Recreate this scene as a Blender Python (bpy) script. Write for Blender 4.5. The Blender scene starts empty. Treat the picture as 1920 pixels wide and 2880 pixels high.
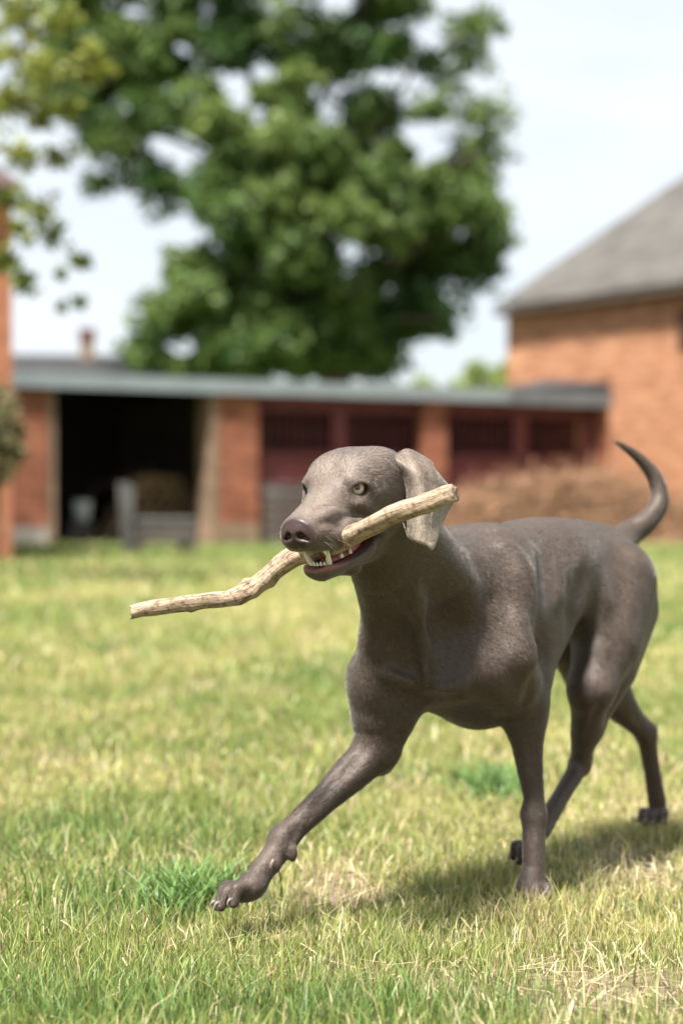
import bpy, bmesh, math, random, os
import numpy as np
from mathutils import Vector, Matrix

# ------------------------------------------------------------------ camera, sky, sun, exposure
scene = bpy.context.scene
COL = scene.collection
FPX, HOR, CAMZ = 5200.0, 1397.0, 0.70          # focal length and horizon in photo pixels, eye height in metres
cam_d = bpy.data.cameras.new('camera')
cam = bpy.data.objects.new('camera', cam_d)
COL.objects.link(cam)
cam.location = (0, 0, CAMZ)
cam.rotation_euler = (math.radians(90), 0, 0)
cam_d.sensor_fit = 'VERTICAL'
cam_d.sensor_height = 36.0
cam_d.sensor_width = 24.0
cam_d.lens = FPX / 2880.0 * 36.0
cam_d.shift_y = (HOR - 1440.0) / 2880.0
cam_d.clip_start = 0.05
cam_d.clip_end = 2000
cam_d.dof.use_dof = True
cam_d.dof.focus_distance = 2.78
cam_d.dof.aperture_fstop = 2.4
scene.camera = cam

SUN_EL, SUN_AZ = math.radians(61), math.radians(-150)   # azimuth from +Y (away from camera) towards +X
sun_dir = Vector((math.cos(SUN_EL) * math.sin(SUN_AZ), math.cos(SUN_EL) * math.cos(SUN_AZ), math.sin(SUN_EL)))
world = bpy.data.worlds.new('World')
scene.world = world
world.use_nodes = True
nt = world.node_tree
nt.nodes.clear()
w_out = nt.nodes.new('ShaderNodeOutputWorld')
w_bg = nt.nodes.new('ShaderNodeBackground')
w_sky = nt.nodes.new('ShaderNodeTexSky')
w_sky.sky_type = 'NISHITA'
w_sky.sun_disc = False
w_sky.sun_elevation = SUN_EL
w_sky.sun_rotation = SUN_AZ
w_sky.air_density = 1.0
w_sky.dust_density = 1.5
w_tc = nt.nodes.new('ShaderNodeTexCoord')
w_map = nt.nodes.new('ShaderNodeMapping')
w_map.inputs['Scale'].default_value = (1.0, 1.0, 3.2)
w_noise = nt.nodes.new('ShaderNodeTexNoise')
w_noise.inputs['Scale'].default_value = 2.6
w_noise.inputs['Detail'].default_value = 5
w_noise.inputs['Roughness'].default_value = 0.55
w_noise.inputs['Distortion'].default_value = 0.5
w_ramp = nt.nodes.new('ShaderNodeValToRGB')
w_ramp.color_ramp.elements[0].position = 0.30
w_ramp.color_ramp.elements[0].color = (0.58, 0.58, 0.58, 1)
w_ramp.color_ramp.elements[1].position = 0.66
w_ramp.color_ramp.elements[1].color = (0.97, 0.97, 0.97, 1)
w_mix = nt.nodes.new('ShaderNodeMix')
w_mix.data_type = 'RGBA'
w_mix.inputs['B'].default_value = (6.5, 6.85, 7.2, 1)       # thin bright cloud veil
nt.links.new(w_tc.outputs['Generated'], w_map.inputs['Vector'])
nt.links.new(w_map.outputs[0], w_noise.inputs['Vector'])
nt.links.new(w_noise.outputs['Fac'], w_ramp.inputs['Fac'])
nt.links.new(w_ramp.outputs['Color'], w_mix.inputs['Factor'])
nt.links.new(w_sky.outputs[0], w_mix.inputs['A'])
nt.links.new(w_mix.outputs['Result'], w_bg.inputs['Color'])
w_bg.inputs['Strength'].default_value = 0.0435
nt.links.new(w_bg.outputs[0], w_out.inputs['Surface'])

sun_d = bpy.data.lights.new('sun', 'SUN')
sun_d.energy = 3.7
sun_d.angle = math.radians(9.0)
sun_d.color = (1.0, 0.955, 0.88)
sun = bpy.data.objects.new('sun', sun_d)
COL.objects.link(sun)
sun.rotation_euler = sun_dir.to_track_quat('Z', 'Y').to_euler()
sun.location = (0, 0, 30)

scene.view_settings.view_transform = 'Standard'
scene.view_settings.look = 'None'
scene.view_settings.gamma = 1.0
scene.view_settings.exposure = 1.88
scene.view_settings.use_curve_mapping = False
scene.cycles.use_denoising = True
scene.cycles.max_bounces = 8
scene.cycles.transparent_max_bounces = 8
scene.cycles.sample_clamp_indirect = 6.0
scene.cycles.sample_clamp_direct = 12.0
try:
    scene.cycles_curves.shape = 'RIBBONS'
except Exception:
    pass

# ------------------------------------------------------------------ helpers
def P(px, py, D):
    """photo pixel and distance -> world point"""
    return np.array(((px - 960.0) / FPX * D, D, CAMZ - (py - HOR) / FPX * D))

def tag(o, label=None, cat=None, group=None, kind=None):
    if label: o['label'] = label
    if cat: o['category'] = cat
    if group: o['group'] = group
    if kind: o['kind'] = kind
    return o

def link(o, parent=None):
    COL.objects.link(o)
    if parent is not None:
        o.parent = parent
    return o

def empty(name, loc=(0, 0, 0), rz=0.0):
    o = bpy.data.objects.new(name, None)
    o.empty_display_size = 0.2
    o.location = loc
    o.rotation_euler = (0, 0, rz)
    return link(o)

def mesh_np(name, V, F, mat, parent=None, smooth=False, loops4=True):
    """numpy mesh: V (n,3), F (m,k)"""
    V = np.asarray(V, dtype=np.float32)
    F = np.asarray(F, dtype=np.int32)
    me = bpy.data.meshes.new(name)
    k = F.shape[1]
    me.vertices.add(len(V))
    me.vertices.foreach_set('co', V.ravel())
    me.loops.add(F.size)
    me.loops.foreach_set('vertex_index', F.ravel())
    me.polygons.add(len(F))
    me.polygons.foreach_set('loop_start', np.arange(0, F.size, k, dtype=np.int32))
    me.polygons.foreach_set('loop_total', np.full(len(F), k, dtype=np.int32))
    if smooth:
        me.polygons.foreach_set('use_smooth', np.ones(len(F), dtype=bool))
    me.update(calc_edges=True)
    if mat is not None:
        me.materials.append(mat)
    o = bpy.data.objects.new(name, me)
    return link(o, parent)

def attr_color(me, name, C):
    C = np.asarray(C, dtype=np.float32)
    if C.shape[1] == 3:
        C = np.concatenate([C, np.ones((len(C), 1), np.float32)], 1)
    a = me.attributes.new(name, 'FLOAT_COLOR', 'POINT')
    a.data.foreach_set('color', C.ravel())

def bm_obj(name, bm, mat, parent=None, smooth=False):
    me = bpy.data.meshes.new(name)
    bm.to_mesh(me)
    bm.free()
    if smooth:
        for p in me.polygons: p.use_smooth = True
    me.materials.append(mat)
    return link(bpy.data.objects.new(name, me), parent)

def bm_box(bm, c, s, rot=None, bevel=0.0):
    r = bmesh.ops.create_cube(bm, size=1.0)
    vs = r['verts']
    for v in vs:
        p = Vector((v.co.x * s[0], v.co.y * s[1], v.co.z * s[2]))
        if rot is not None: p = rot @ p
        v.co = p + Vector(c)
    if bevel > 0:
        es = list({e for v in vs for e in v.link_edges})
        bmesh.ops.bevel(bm, geom=es, offset=bevel, segments=1, affect='EDGES')

def box(name, c, s, mat, parent=None, bevel=0.0, rot=None):
    bm = bmesh.new()
    bm_box(bm, c, s, rot, bevel)
    return bm_obj(name, bm, mat, parent)

def tube_np(pts, rad, sides=10, twist=0.0, wob=None, cap=True, seed=0):
    """swept tube along pts with radii; wob(i, angle) multiplies the radius"""
    pts = np.asarray(pts, float); n = len(pts)
    T = np.gradient(pts, axis=0); T /= np.linalg.norm(T, axis=1)[:, None] + 1e-12
    up = np.array((0, 0, 1.0))
    if abs(T[0] @ up) > 0.9: up = np.array((1.0, 0, 0))
    N = np.cross(T[0], up); N /= np.linalg.norm(N)
    V = []
    for i in range(n):
        N = N - T[i] * (N @ T[i]); N /= np.linalg.norm(N) + 1e-12
        Bn = np.cross(T[i], N)
        for j in range(sides):
            a = 2 * math.pi * j / sides + twist * i
            r = rad[i] * (wob(i, a) if wob else 1.0)
            V.append(pts[i] + (N * math.cos(a) + Bn * math.sin(a)) * r)
    F = []
    for i in range(n - 1):
        for j in range(sides):
            j2 = (j + 1) % sides
            F.append((i * sides + j, i * sides + j2, (i + 1) * sides + j2, (i + 1) * sides + j))
    V = np.array(V)
    if cap:
        V = np.concatenate([V, pts[:1], pts[-1:]])
        a, b = n * sides, n * sides + 1
        for j in range(sides):
            j2 = (j + 1) % sides
            F.append((a, j2, j, a)); F.append((b, (n - 1) * sides + j, (n - 1) * sides + j2, b))
    return V, F

def faces_obj(name, V, F, mat, parent=None, smooth=True):
    me = bpy.data.meshes.new(name)
    F2 = [tuple(dict.fromkeys(int(i) for i in f)) for f in F]
    me.from_pydata([tuple(map(float, v)) for v in V], [], F2)
    if smooth:
        me.polygons.foreach_set('use_smooth', np.ones(len(me.polygons), dtype=bool))
    me.update()
    me.materials.append(mat)
    return link(bpy.data.objects.new(name, me), parent)

def catmull(pts, n):
    pts = np.asarray(pts, float)
    m = len(pts)
    ext = np.concatenate([[2 * pts[0] - pts[1]], pts, [2 * pts[-1] - pts[-2]]])
    out = []
    for t in np.linspace(0, m - 1, n):
        i = min(int(t), m - 2); f = t - i
        p0, p1, p2, p3 = ext[i:i + 4]
        out.append(0.5 * (2 * p1 + (p2 - p0) * f + (2 * p0 - 5 * p1 + 4 * p2 - p3) * f * f + (3 * p1 - p0 - 3 * p2 + p3) * f ** 3))
    return np.array(out)

# ------------------------------------------------------------------ materials
def new_mat(name):
    m = bpy.data.materials.new(name)
    m.use_nodes = True
    t = m.node_tree
    b = t.nodes['Principled BSDF']
    return m, t, b

def N(t, kind, **kw):
    n = t.nodes.new(kind)
    for k, v in kw.items():
        setattr(n, k, v)
    return n

def plain(name, col, rough=0.7, var=0.25, scale=6.0, bump=0.0, bscale=40.0, spec=0.3, coat=0.0, metal=0.0):
    """colour with large and small noise variation and a fine bump"""
    m, t, b = new_mat(name)
    tc = N(t, 'ShaderNodeTexCoord')
    n1 = N(t, 'ShaderNodeTexNoise'); n1.inputs['Scale'].default_value = scale
    n1.inputs['Detail'].default_value = 6; n1.inputs['Roughness'].default_value = 0.65
    t.links.new(tc.outputs['Object'], n1.inputs['Vector'])
    r = N(t, 'ShaderNodeValToRGB')
    c = np.array(col)
    r.color_ramp.elements[0].position = 0.3
    r.color_ramp.elements[1].position = 0.7
    r.color_ramp.elements[0].color = (*(c * (1 - var)), 1)
    r.color_ramp.elements[1].color = (*np.clip(c * (1 + var), 0, 1), 1)
    t.links.new(n1.outputs['Fac'], r.inputs['Fac'])
    t.links.new(r.outputs['Color'], b.inputs['Base Color'])
    b.inputs['Roughness'].default_value = rough
    b.inputs['Specular IOR Level'].default_value = spec
    b.inputs['Metallic'].default_value = metal
    b.inputs['Coat Weight'].default_value = coat
    if bump > 0:
        n2 = N(t, 'ShaderNodeTexNoise'); n2.inputs['Scale'].default_value = bscale
        n2.inputs['Detail'].default_value = 5
        t.links.new(tc.outputs['Object'], n2.inputs['Vector'])
        bp = N(t, 'ShaderNodeBump'); bp.inputs['Strength'].default_value = bump
        bp.inputs['Distance'].default_value = 0.02
        t.links.new(n2.outputs['Fac'], bp.inputs['Height'])
        t.links.new(bp.outputs[0], b.inputs['Normal'])
    return m
# ------------------------------------------------------------------ lawn
def vnoise(x, y, scale, seed):
    """smooth value noise, numpy"""
    rg = np.random.default_rng(seed); T = rg.random((64, 64))
    u, v = x * scale + 100.3, y * scale + 57.7
    i, j = np.floor(u).astype(int), np.floor(v).astype(int)
    f, g = u - i, v - j
    f = f * f * (3 - 2 * f); g = g * g * (3 - 2 * g)
    a = T[i % 64, j % 64]; b = T[(i + 1) % 64, j % 64]; c = T[i % 64, (j + 1) % 64]; d = T[(i + 1) % 64, (j + 1) % 64]
    return (a * (1 - f) + b * f) * (1 - g) + (c * (1 - f) + d * f) * g
def fbm(x, y, scale, seed, n=4):
    s = 0; w = 0
    for k in range(n):
        s = s + vnoise(x, y, scale * 2 ** k, seed + k) / 1.7 ** k; w += 1 / 1.7 ** k
    return s / w
def gpt(px, py):
    D_ = FPX * CAMZ / (py - HOR)
    return (px - 960) / FPX * D_, D_
# bare or straw patches and lush tufts, as (ground x, y, radius x, radius y, strength)
SOIL = [(*gpt(950, 2505), 0.07, 0.19, 1.0), (*gpt(1780, 2435), 0.09, 0.20, 1.0), (*gpt(1740, 2790), 0.17, 0.14, 1.0), (*gpt(1330, 2760), 0.13, 0.06, 0.75), (*gpt(1030, 2745), 0.10, 0.06, 0.5), (*gpt(360, 2560), 0.14, 0.08, 0.5), (*gpt(700, 2640), 0.12, 0.06, 0.5),
        (*gpt(1210, 2640), 0.14, 0.05, 0.5), (*gpt(1900, 2310), 0.10, 0.16, 0.6), (*gpt(1560, 2560), 0.15, 0.06, 0.35)]
LUSH = [(*gpt(540, 2545), 0.085, 0.12, 1.0), (*gpt(180, 2340), 0.20, 0.22, 0.60), (*gpt(560, 2360), 0.25, 0.20, 0.45), (*gpt(1200, 2200), 0.35, 0.30, 0.32), (*gpt(1390, 2230), 0.07, 0.14, 0.7), (*gpt(60, 2420), 0.10, 0.12, 0.8), (*gpt(600, 2850), 0.5, 0.10, 0.8), (*gpt(1150, 2840), 0.4, 0.08, 0.7), (*gpt(150, 2800), 0.3, 0.12, 0.5),
        (*gpt(1650, 2400), 0.10, 0.12, 0.5)]
def patch(x, y, L):
    m = np.zeros_like(x)
    for a, b, rx, ry, s in L:
        k_ = 1.0 if L is LUSH else 1.45
        q = ((x - a) / (rx * k_)) ** 2 + ((y - b) / (ry * k_)) ** 2
        m = np.maximum(m, s * np.exp(-q * (0.8 + 0.6 * vnoise(x, y, 40, 7))))
    return m
C_GREEN, C_YEL, C_STRAW, C_LUSH, C_SOIL = (np.array(c) for c in ((0.180, 0.240, 0.060), (0.375, 0.370, 0.135), (0.58, 0.49, 0.30), (0.100, 0.180, 0.052), (0.30, 0.22, 0.16)))
def lawn_mix(x, y):
    """how dry, how lush, how bare the lawn is at a place"""
    dry = np.clip((fbm(x, y * 0.5, 1.1, 21) - 0.34) * 3.2, 0, 1)
    fine = np.clip((fbm(x, y * 0.6, 5.0, 33, 3) - 0.42) * 3.5, 0, 1)
    dry = np.clip(dry * 0.65 + fine * 0.45, 0, 1)
    near = np.clip((3.0 - y) / 0.4, 0, 1)
    dry = dry * (1 - 0.72 * near)
    edge = np.clip((y - 15.0) / 6.0, 0, 1)
    dry = dry * (1 - 0.8 * edge)
    lush = np.clip(patch(x, y, LUSH) + np.clip((fbm(x + 9, y * 0.6, 2.2, 51, 3) - 0.62) * 4, 0, 0.5) + edge * 0.25, 0, 1)
    soil = np.clip(patch(x, y, SOIL) + np.clip((fbm(x + 31, y * 0.7, 3.3, 77, 3) - 0.66) * 5, 0, 0.6), 0, 1)
    return dry, lush, soil

gx = np.unique(np.concatenate([np.arange(-2.2, 2.2, 0.04), np.linspace(-14, 14, 113), -np.geomspace(14, 400, 14), np.geomspace(14, 400, 14)]))
gy = np.unique(np.concatenate([np.linspace(-60, 1.6, 12), np.arange(1.6, 7.0, 0.04), np.arange(7.0, 34, 0.25), np.geomspace(34, 900, 16)]))
GX, GY = np.meshgrid(gx, gy, indexing='ij')
GZ = (fbm(GX, GY, 3.0, 4, 3) - 0.5) * 0.012 * np.clip((12 - np.abs(GY)) / 4, 0, 1) - 0.004
gd, gl, gs = lawn_mix(GX.ravel(), GY.ravel())
base = C_GREEN * 0.75 * (1 - gd[:, None]) + (C_YEL * 0.75) * gd[:, None]
base = base * (1 - gl[:, None] * 0.7) + C_LUSH * gl[:, None] * 0.7
nearg = np.clip((9.0 - GY.ravel()) / 4, 0, 1)[:, None]
base = base * (1 - 0.55 * nearg) + np.array((0.17, 0.14, 0.075)) * 0.55 * nearg          # thatch between the blades
base = base * (1 - gs[:, None]) + C_SOIL * gs[:, None]
def lawn_mat():
    m, t, b = new_mat('lawn_ground')
    at = N(t, 'ShaderNodeAttribute'); at.attribute_name = 'Col'
    tc = N(t, 'ShaderNodeTexCoord')
    n1 = N(t, 'ShaderNodeTexNoise'); n1.inputs['Scale'].default_value = 38; n1.inputs['Detail'].default_value = 7; n1.inputs['Roughness'].default_value = 0.7
    t.links.new(tc.outputs['Object'], n1.inputs['Vector'])
    r = N(t, 'ShaderNodeMapRange'); r.inputs['From Min'].default_value = 0.25; r.inputs['From Max'].default_value = 0.75; r.inputs['To Min'].default_value = 0.45; r.inputs['To Max'].default_value = 1.55
    t.links.new(n1.outputs['Fac'], r.inputs['Value'])
    vm = N(t, 'ShaderNodeVectorMath', operation='SCALE'); t.links.new(at.outputs['Color'], vm.inputs[0]); t.links.new(r.outputs[0], vm.inputs['Scale'])
    t.links.new(vm.outputs[0], b.inputs['Base Color'])
    b.inputs['Roughness'].default_value = 0.9; b.inputs['Specular IOR Level'].default_value = 0.1
    bp = N(t, 'ShaderNodeBump'); bp.inputs['Strength'].default_value = 0.9; bp.inputs['Distance'].default_value = 0.03
    t.links.new(n1.outputs['Fac'], bp.inputs['Height']); t.links.new(bp.outputs[0], b.inputs['Normal'])
    return m
nx_, ny_ = len(gx), len(gy)
ids = np.arange(nx_ * ny_).reshape(nx_, ny_)
ground = mesh_np('ground', np.stack([GX.ravel(), GY.ravel(), GZ.ravel()], 1), np.stack([ids[:-1, :-1], ids[1:, :-1], ids[1:, 1:], ids[:-1, 1:]], -1).reshape(-1, 4), lawn_mat(), None, True)
attr_color(ground.data, 'Col', base)
tag(ground, kind='structure')

def blade_mat():
    m, t, b = new_mat('grass_blade')
    at = N(t, 'ShaderNodeAttribute'); at.attribute_name = 'Col'
    t.links.new(at.outputs['Color'], b.inputs['Base Color'])
    b.inputs['Roughness'].default_value = 0.45; b.inputs['Specular IOR Level'].default_value = 0.35
    tr = N(t, 'ShaderNodeBsdfTranslucent'); t.links.new(at.outputs['Color'], tr.inputs['Color'])
    mx = N(t, 'ShaderNodeMixShader'); mx.inputs['Fac'].default_value = 0.30
    t.links.new(b.outputs[0], mx.inputs[1]); t.links.new(tr.outputs[0], mx.inputs[2])
    t.links.new(mx.outputs[0], t.nodes['Material Output'].inputs['Surface'])
    return m
BLADE = blade_mat()
def blades(x, y, h, w, lean, colr, rg):
    n = len(x)
    az = rg.uniform(0, 2 * math.pi, n); la = rg.uniform(0, 2 * math.pi, n)
    dx, dy = np.cos(az) * w * 0.5, np.sin(az) * w * 0.5
    lx, ly = np.cos(la) * lean, np.sin(la) * lean
    z0 = np.full(n, -0.012)
    def pt(k, wk, zk, lk):
        return np.stack([x + lx * lk + dx * wk, y + ly * lk + dy * wk, zk], 1)
    Vb = np.stack([pt(0, 1, z0, 0), pt(0, -1, z0, 0), pt(1, 0.85, h * 0.55, 0.35), pt(1, -0.85, h * 0.55, 0.35), pt(2, 0, h * np.sqrt(np.clip(1 - (lean / h * 0.5) ** 2, 0.15, 1)), 1.0)], 1).reshape(-1, 3)
    i = np.arange(n)[:, None] * 5
    Fb = np.concatenate([i + np.array((0, 1, 3)), i + np.array((0, 3, 2)), i + np.array((2, 3, 4))])
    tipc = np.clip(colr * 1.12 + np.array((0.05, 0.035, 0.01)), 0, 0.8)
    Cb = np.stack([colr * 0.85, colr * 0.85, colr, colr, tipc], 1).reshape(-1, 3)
    return Vb, Fb, Cb
def blade_cols(x, y, rg):
    n = len(x); dry, lush, soil = lawn_mix(x, y)
    r = rg.random(n)
    c = C_GREEN * (1 - dry[:, None]) + C_YEL * dry[:, None]
    st = r < (0.08 + 0.16 * dry + 0.3 * soil)
    c[st] = C_STRAW * rg.uniform(0.7, 1.1, (st.sum(), 1))
    lu = rg.random(n) < lush * 0.85
    c[lu] = C_LUSH * rg.uniform(0.8, 1.5, (lu.sum(), 1))
    c *= rg.uniform(0.72, 1.30, (n, 1)); c[:, 0] *= rg.uniform(0.85, 1.2, n)
    return np.clip(c, 0.005, 0.8), dry, lush, soil
rg = np.random.default_rng(42)
parts = []
for d0, d1, dens, wid, hgt in ((2.05, 3.1, 42000, 0.0017, 0.022), (3.1, 4.4, 26000, 0.0023, 0.022), (4.4, 7.0, 7000, 0.0041, 0.024), (7.0, 13.0, 1900, 0.0085, 0.034), (13.0, 26.0, 520, 0.018, 0.042)):
    MG = 1.1 if d1 < 8 else 3.0
    W = 0.19 * d1 + MG
    n = int(dens * 2 * W * (d1 - d0))
    x, y = rg.uniform(-W, W, n), rg.uniform(d0, d1, n)
    k = np.abs(x) < 0.19 * y + np.where(rg.random(n) < 0.45, MG, 0.30)
    x, y = x[k], y[k]
    # clumping: pull the blades towards tuft centres
    c, dry, lush, soil = blade_cols(x, y, rg)
    k = rg.random(len(x)) > soil * 0.88
    x, y, c, dry, lush = x[k], y[k], c[k], dry[k], lush[k]
    tuft = vnoise(x, y, 22, 90) * 0.7 + vnoise(x, y, 60, 91) * 0.5
    k = rg.random(len(x)) < 0.35 + tuft
    x, y, c, dry, lush, tuft = x[k], y[k], c[k], dry[k], lush[k], tuft[k]
    n = len(x)
    h = hgt * rg.lognormal(0, 0.38, n) * (0.65 + 0.6 * tuft) * (1 + 0.55 * lush - 0.25 * dry)
    h *= np.where(rg.random(n) < 0.02, 1.8, 1.0)
    h = np.clip(h, 0.008, 0.12)
    lean = h * rg.uniform(0.1, 0.95, n)
    parts.append(blades(x, y, h, wid * rg.uniform(0.6, 1.5, n), lean, c, rg))
# broad blades of coarse grass in the lush tufts
for a, b, rx, ry, s in (LUSH[0], LUSH[4]):
    n = 620
    x, y = rg.normal(a, rx * 0.55, n), rg.normal(b, ry * 0.55, n)
    c = C_LUSH * rg.uniform(0.8, 1.7, (n, 1))
    h = rg.uniform(0.030, 0.080, n)
    parts.append(blades(x, y, h, rg.uniform(0.0035, 0.0065, n), h * rg.uniform(0.3, 1.1, n), c, rg))
# blades standing round the planted paws
for px_, py_ in ((1497, 2560), (1850, 2352)):
    a, b = gpt(px_, py_); n = 620
    x, y = rg.normal(a, 0.045, n), rg.normal(b - 0.05, 0.04, n)
    c, *_ = blade_cols(x, y, rg)
    h = rg.uniform(0.022, 0.055, n)
    parts.append(blades(x, y, h, rg.uniform(0.0014, 0.0026, n), h * rg.uniform(0.1, 0.8, n), c, rg))
# scattered taller blades
n = 1300
y = rg.uniform(2.1, 3.6, n); x = rg.uniform(-1, 1, n) * (0.19 * y + 0.4)
c, *_ = blade_cols(x, y, rg)
h = rg.uniform(0.04, 0.078, n)
parts.append(blades(x, y, h, rg.uniform(0.0014, 0.003, n), h * rg.uniform(0.1, 0.8, n), c * 1.1, rg))
# dead straws lying on the ground
n = 9000
y = rg.uniform(2.1, 4.6, n); x = rg.uniform(-1, 1, n) * (0.19 * y + 0.4)
dry, lush, soil = lawn_mix(x, y)
k = rg.random(n) < 0.12 + 0.9 * soil; x, y = x[k], y[k]; n = len(x)
a_ = rg.uniform(0, 6.283, n); L_ = rg.uniform(0.012, 0.055, n); ww = rg.uniform(0.0007, 0.0016, n)
z_ = rg.uniform(0.002, 0.018, n); tz = rg.normal(0, 0.006, n)
ex, ey = np.cos(a_) * L_ / 2, np.sin(a_) * L_ / 2; px_, py_ = -np.sin(a_) * ww, np.cos(a_) * ww
Vs = np.stack([np.stack([x - ex - px_, y - ey - py_, z_ - tz], 1), np.stack([x - ex + px_, y - ey + py_, z_ - tz], 1), np.stack([x + ex - px_, y + ey - py_, z_ + tz + 0.001], 1), np.stack([x + ex + px_, y + ey + py_, z_ + tz + 0.001], 1)], 1).reshape(-1, 3)
i = np.arange(n)[:, None] * 4
Fs = np.concatenate([i + np.array((0, 2, 1)), i + np.array((1, 2, 3))])
Cs = np.repeat(C_STRAW * rg.uniform(0.6, 1.25, (n, 1)), 4, axis=0)
parts.append((Vs, Fs, Cs))
off = 0; Vg, Fg, Cg = [], [], []
for a, b, c in parts:
    Vg.append(a); Fg.append(b + off); Cg.append(c); off += len(a)
Vg = np.concatenate(Vg); Fg = np.concatenate(Fg); Cg = np.concatenate(Cg)
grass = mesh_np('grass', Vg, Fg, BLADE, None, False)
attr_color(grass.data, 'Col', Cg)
tag(grass, 'short mown lawn grass, patchy green and yellow with straw and bare spots', 'grass', kind='stuff')
print('grass tris', len(Fg))
# ------------------------------------------------------------------ buildings
def brick_mat(name, c1, c2, mortar, scale=1.0, var=0.35):
    m, t, b = new_mat(name)
    tc = N(t, 'ShaderNodeTexCoord'); sp = N(t, 'ShaderNodeSeparateXYZ'); t.links.new(tc.outputs['Object'], sp.inputs[0])
    ad = N(t, 'ShaderNodeMath', operation='ADD'); t.links.new(sp.outputs[0], ad.inputs[0]); t.links.new(sp.outputs[1], ad.inputs[1])
    cb = N(t, 'ShaderNodeCombineXYZ'); t.links.new(ad.outputs[0], cb.inputs[0]); t.links.new(sp.outputs[2], cb.inputs[1])
    br = N(t, 'ShaderNodeTexBrick'); t.links.new(cb.outputs[0], br.inputs['Vector'])
    br.inputs['Scale'].default_value = scale
    br.inputs['Brick Width'].default_value = 0.25; br.inputs['Row Height'].default_value = 0.077; br.inputs['Mortar Size'].default_value = 0.007
    br.inputs['Mortar Smooth'].default_value = 0.3; br.inputs['Bias'].default_value = -0.1
    br.inputs['Color1'].default_value = (*c1, 1); br.inputs['Color2'].default_value = (*c2, 1); br.inputs['Mortar'].default_value = (*mortar, 1)
    n = N(t, 'ShaderNodeTexNoise'); n.inputs['Scale'].default_value = 1.5; n.inputs['Detail'].default_value = 6; n.inputs['Roughness'].default_value = 0.7
    mpn = N(t, 'ShaderNodeMapping'); mpn.inputs['Scale'].default_value = (1, 1, 4.0); t.links.new(tc.outputs['Object'], mpn.inputs['Vector'])
    t.links.new(mpn.outputs[0], n.inputs['Vector'])
    mr = N(t, 'ShaderNodeMapRange'); mr.inputs['From Min'].default_value = 0.3; mr.inputs['From Max'].default_value = 0.7; mr.inputs['To Min'].default_value = 1 - var; mr.inputs['To Max'].default_value = 1 + var
    t.links.new(n.outputs['Fac'], mr.inputs['Value'])
    vm = N(t, 'ShaderNodeVectorMath', operation='SCALE'); t.links.new(br.outputs['Color'], vm.inputs[0]); t.links.new(mr.outputs[0], vm.inputs['Scale'])
    t.links.new(vm.outputs[0], b.inputs['Base Color'])
    b.inputs['Roughness'].default_value = 0.9; b.inputs['Specular IOR Level'].default_value = 0.15
    bp = N(t, 'ShaderNodeBump'); bp.inputs['Strength'].default_value = 0.7; bp.inputs['Distance'].default_value = 0.01; bp.invert = True
    t.links.new(br.outputs['Fac'], bp.inputs['Height']); t.links.new(bp.outputs[0], b.inputs['Normal'])
    return m
BRICK_BARN = brick_mat('barn_brick', (0.27, 0.100, 0.050), (0.41, 0.200, 0.108), (0.40, 0.29, 0.20), var=0.42)
BRICK_SHED = brick_mat('shed_brick', (0.20, 0.058, 0.033), (0.29, 0.105, 0.055), (0.22, 0.15, 0.11), var=0.55)
BRICK_HOUSE = brick_mat('house_brick', (0.29, 0.098, 0.052), (0.35, 0.14, 0.075), (0.32, 0.2, 0.13), var=0.25)
PLASTER = plain('old_plaster', (0.22, 0.15, 0.105), 0.9, 0.4, 3.0, 0.4, 30)
STONE = plain('plinth_stone', (0.30, 0.27, 0.24), 0.9, 0.35, 4.0, 0.5, 20)
FASCIA = plain('grey_sheet_metal', (0.20, 0.23, 0.245), 0.5, 0.18, 1.2, 0.1, 20, 0.4)
FELT = plain('roofing_felt', (0.045, 0.045, 0.05), 0.85, 0.3, 3.0, 0.3, 40)
REDWOOD = plain('maroon_painted_wood', (0.14, 0.034, 0.038), 0.6, 0.3, 3.5, 0.3, 25)
DARKWOOD = plain('dark_old_wood', (0.06, 0.042, 0.03), 0.85, 0.4, 5, 0.4, 30)
GREYWOOD = plain('weathered_grey_wood', (0.105, 0.103, 0.10), 0.85, 0.3, 8, 0.4, 40)
DIMWOOD = plain('grey_brown_wood', (0.075, 0.065, 0.057), 0.85, 0.35, 8, 0.4, 40)
IRON = plain('rusty_iron', (0.05, 0.03, 0.028), 0.7, 0.3, 20)
SHADE_BOARD = plain('shade_dark_boards', (0.022, 0.017, 0.014), 0.95, 0.4, 4, 0.4, 20)  # dark old boards, the shed's deep inner shade put into their colour
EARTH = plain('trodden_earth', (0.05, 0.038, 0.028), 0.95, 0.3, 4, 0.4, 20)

# ---- open-fronted stable shed
SA = np.array((-4.49, 25.5)); SRZ = math.atan2(0.522, 0.853)
e1 = np.array((math.cos(SRZ), math.sin(SRZ))); nb = np.array((-math.sin(SRZ), math.cos(SRZ)))
def sx(px, off=0.15):
    k = (px - 960) / FPX; o = SA + nb * off
    return (k * o[1] - o[0]) / (e1[0] - k * e1[1])
shed = empty('stable_shed', (SA[0], SA[1], 0), SRZ)
tag(shed, 'long low brick and maroon wood stable shed with flat grey-edged roof and open bay', 'shed')
XL, XR = -3.2, sx(1718, 0.0)
EZ = 2.20
def sbox(name, x0, x1, y0, y1, z0, z1, mat, parent=None, bevel=0.0):
    return box(name, ((x0 + x1) / 2, (y0 + y1) / 2, (z0 + z1) / 2), (x1 - x0, y1 - y0, z1 - z0), mat, parent or shed, bevel)
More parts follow.
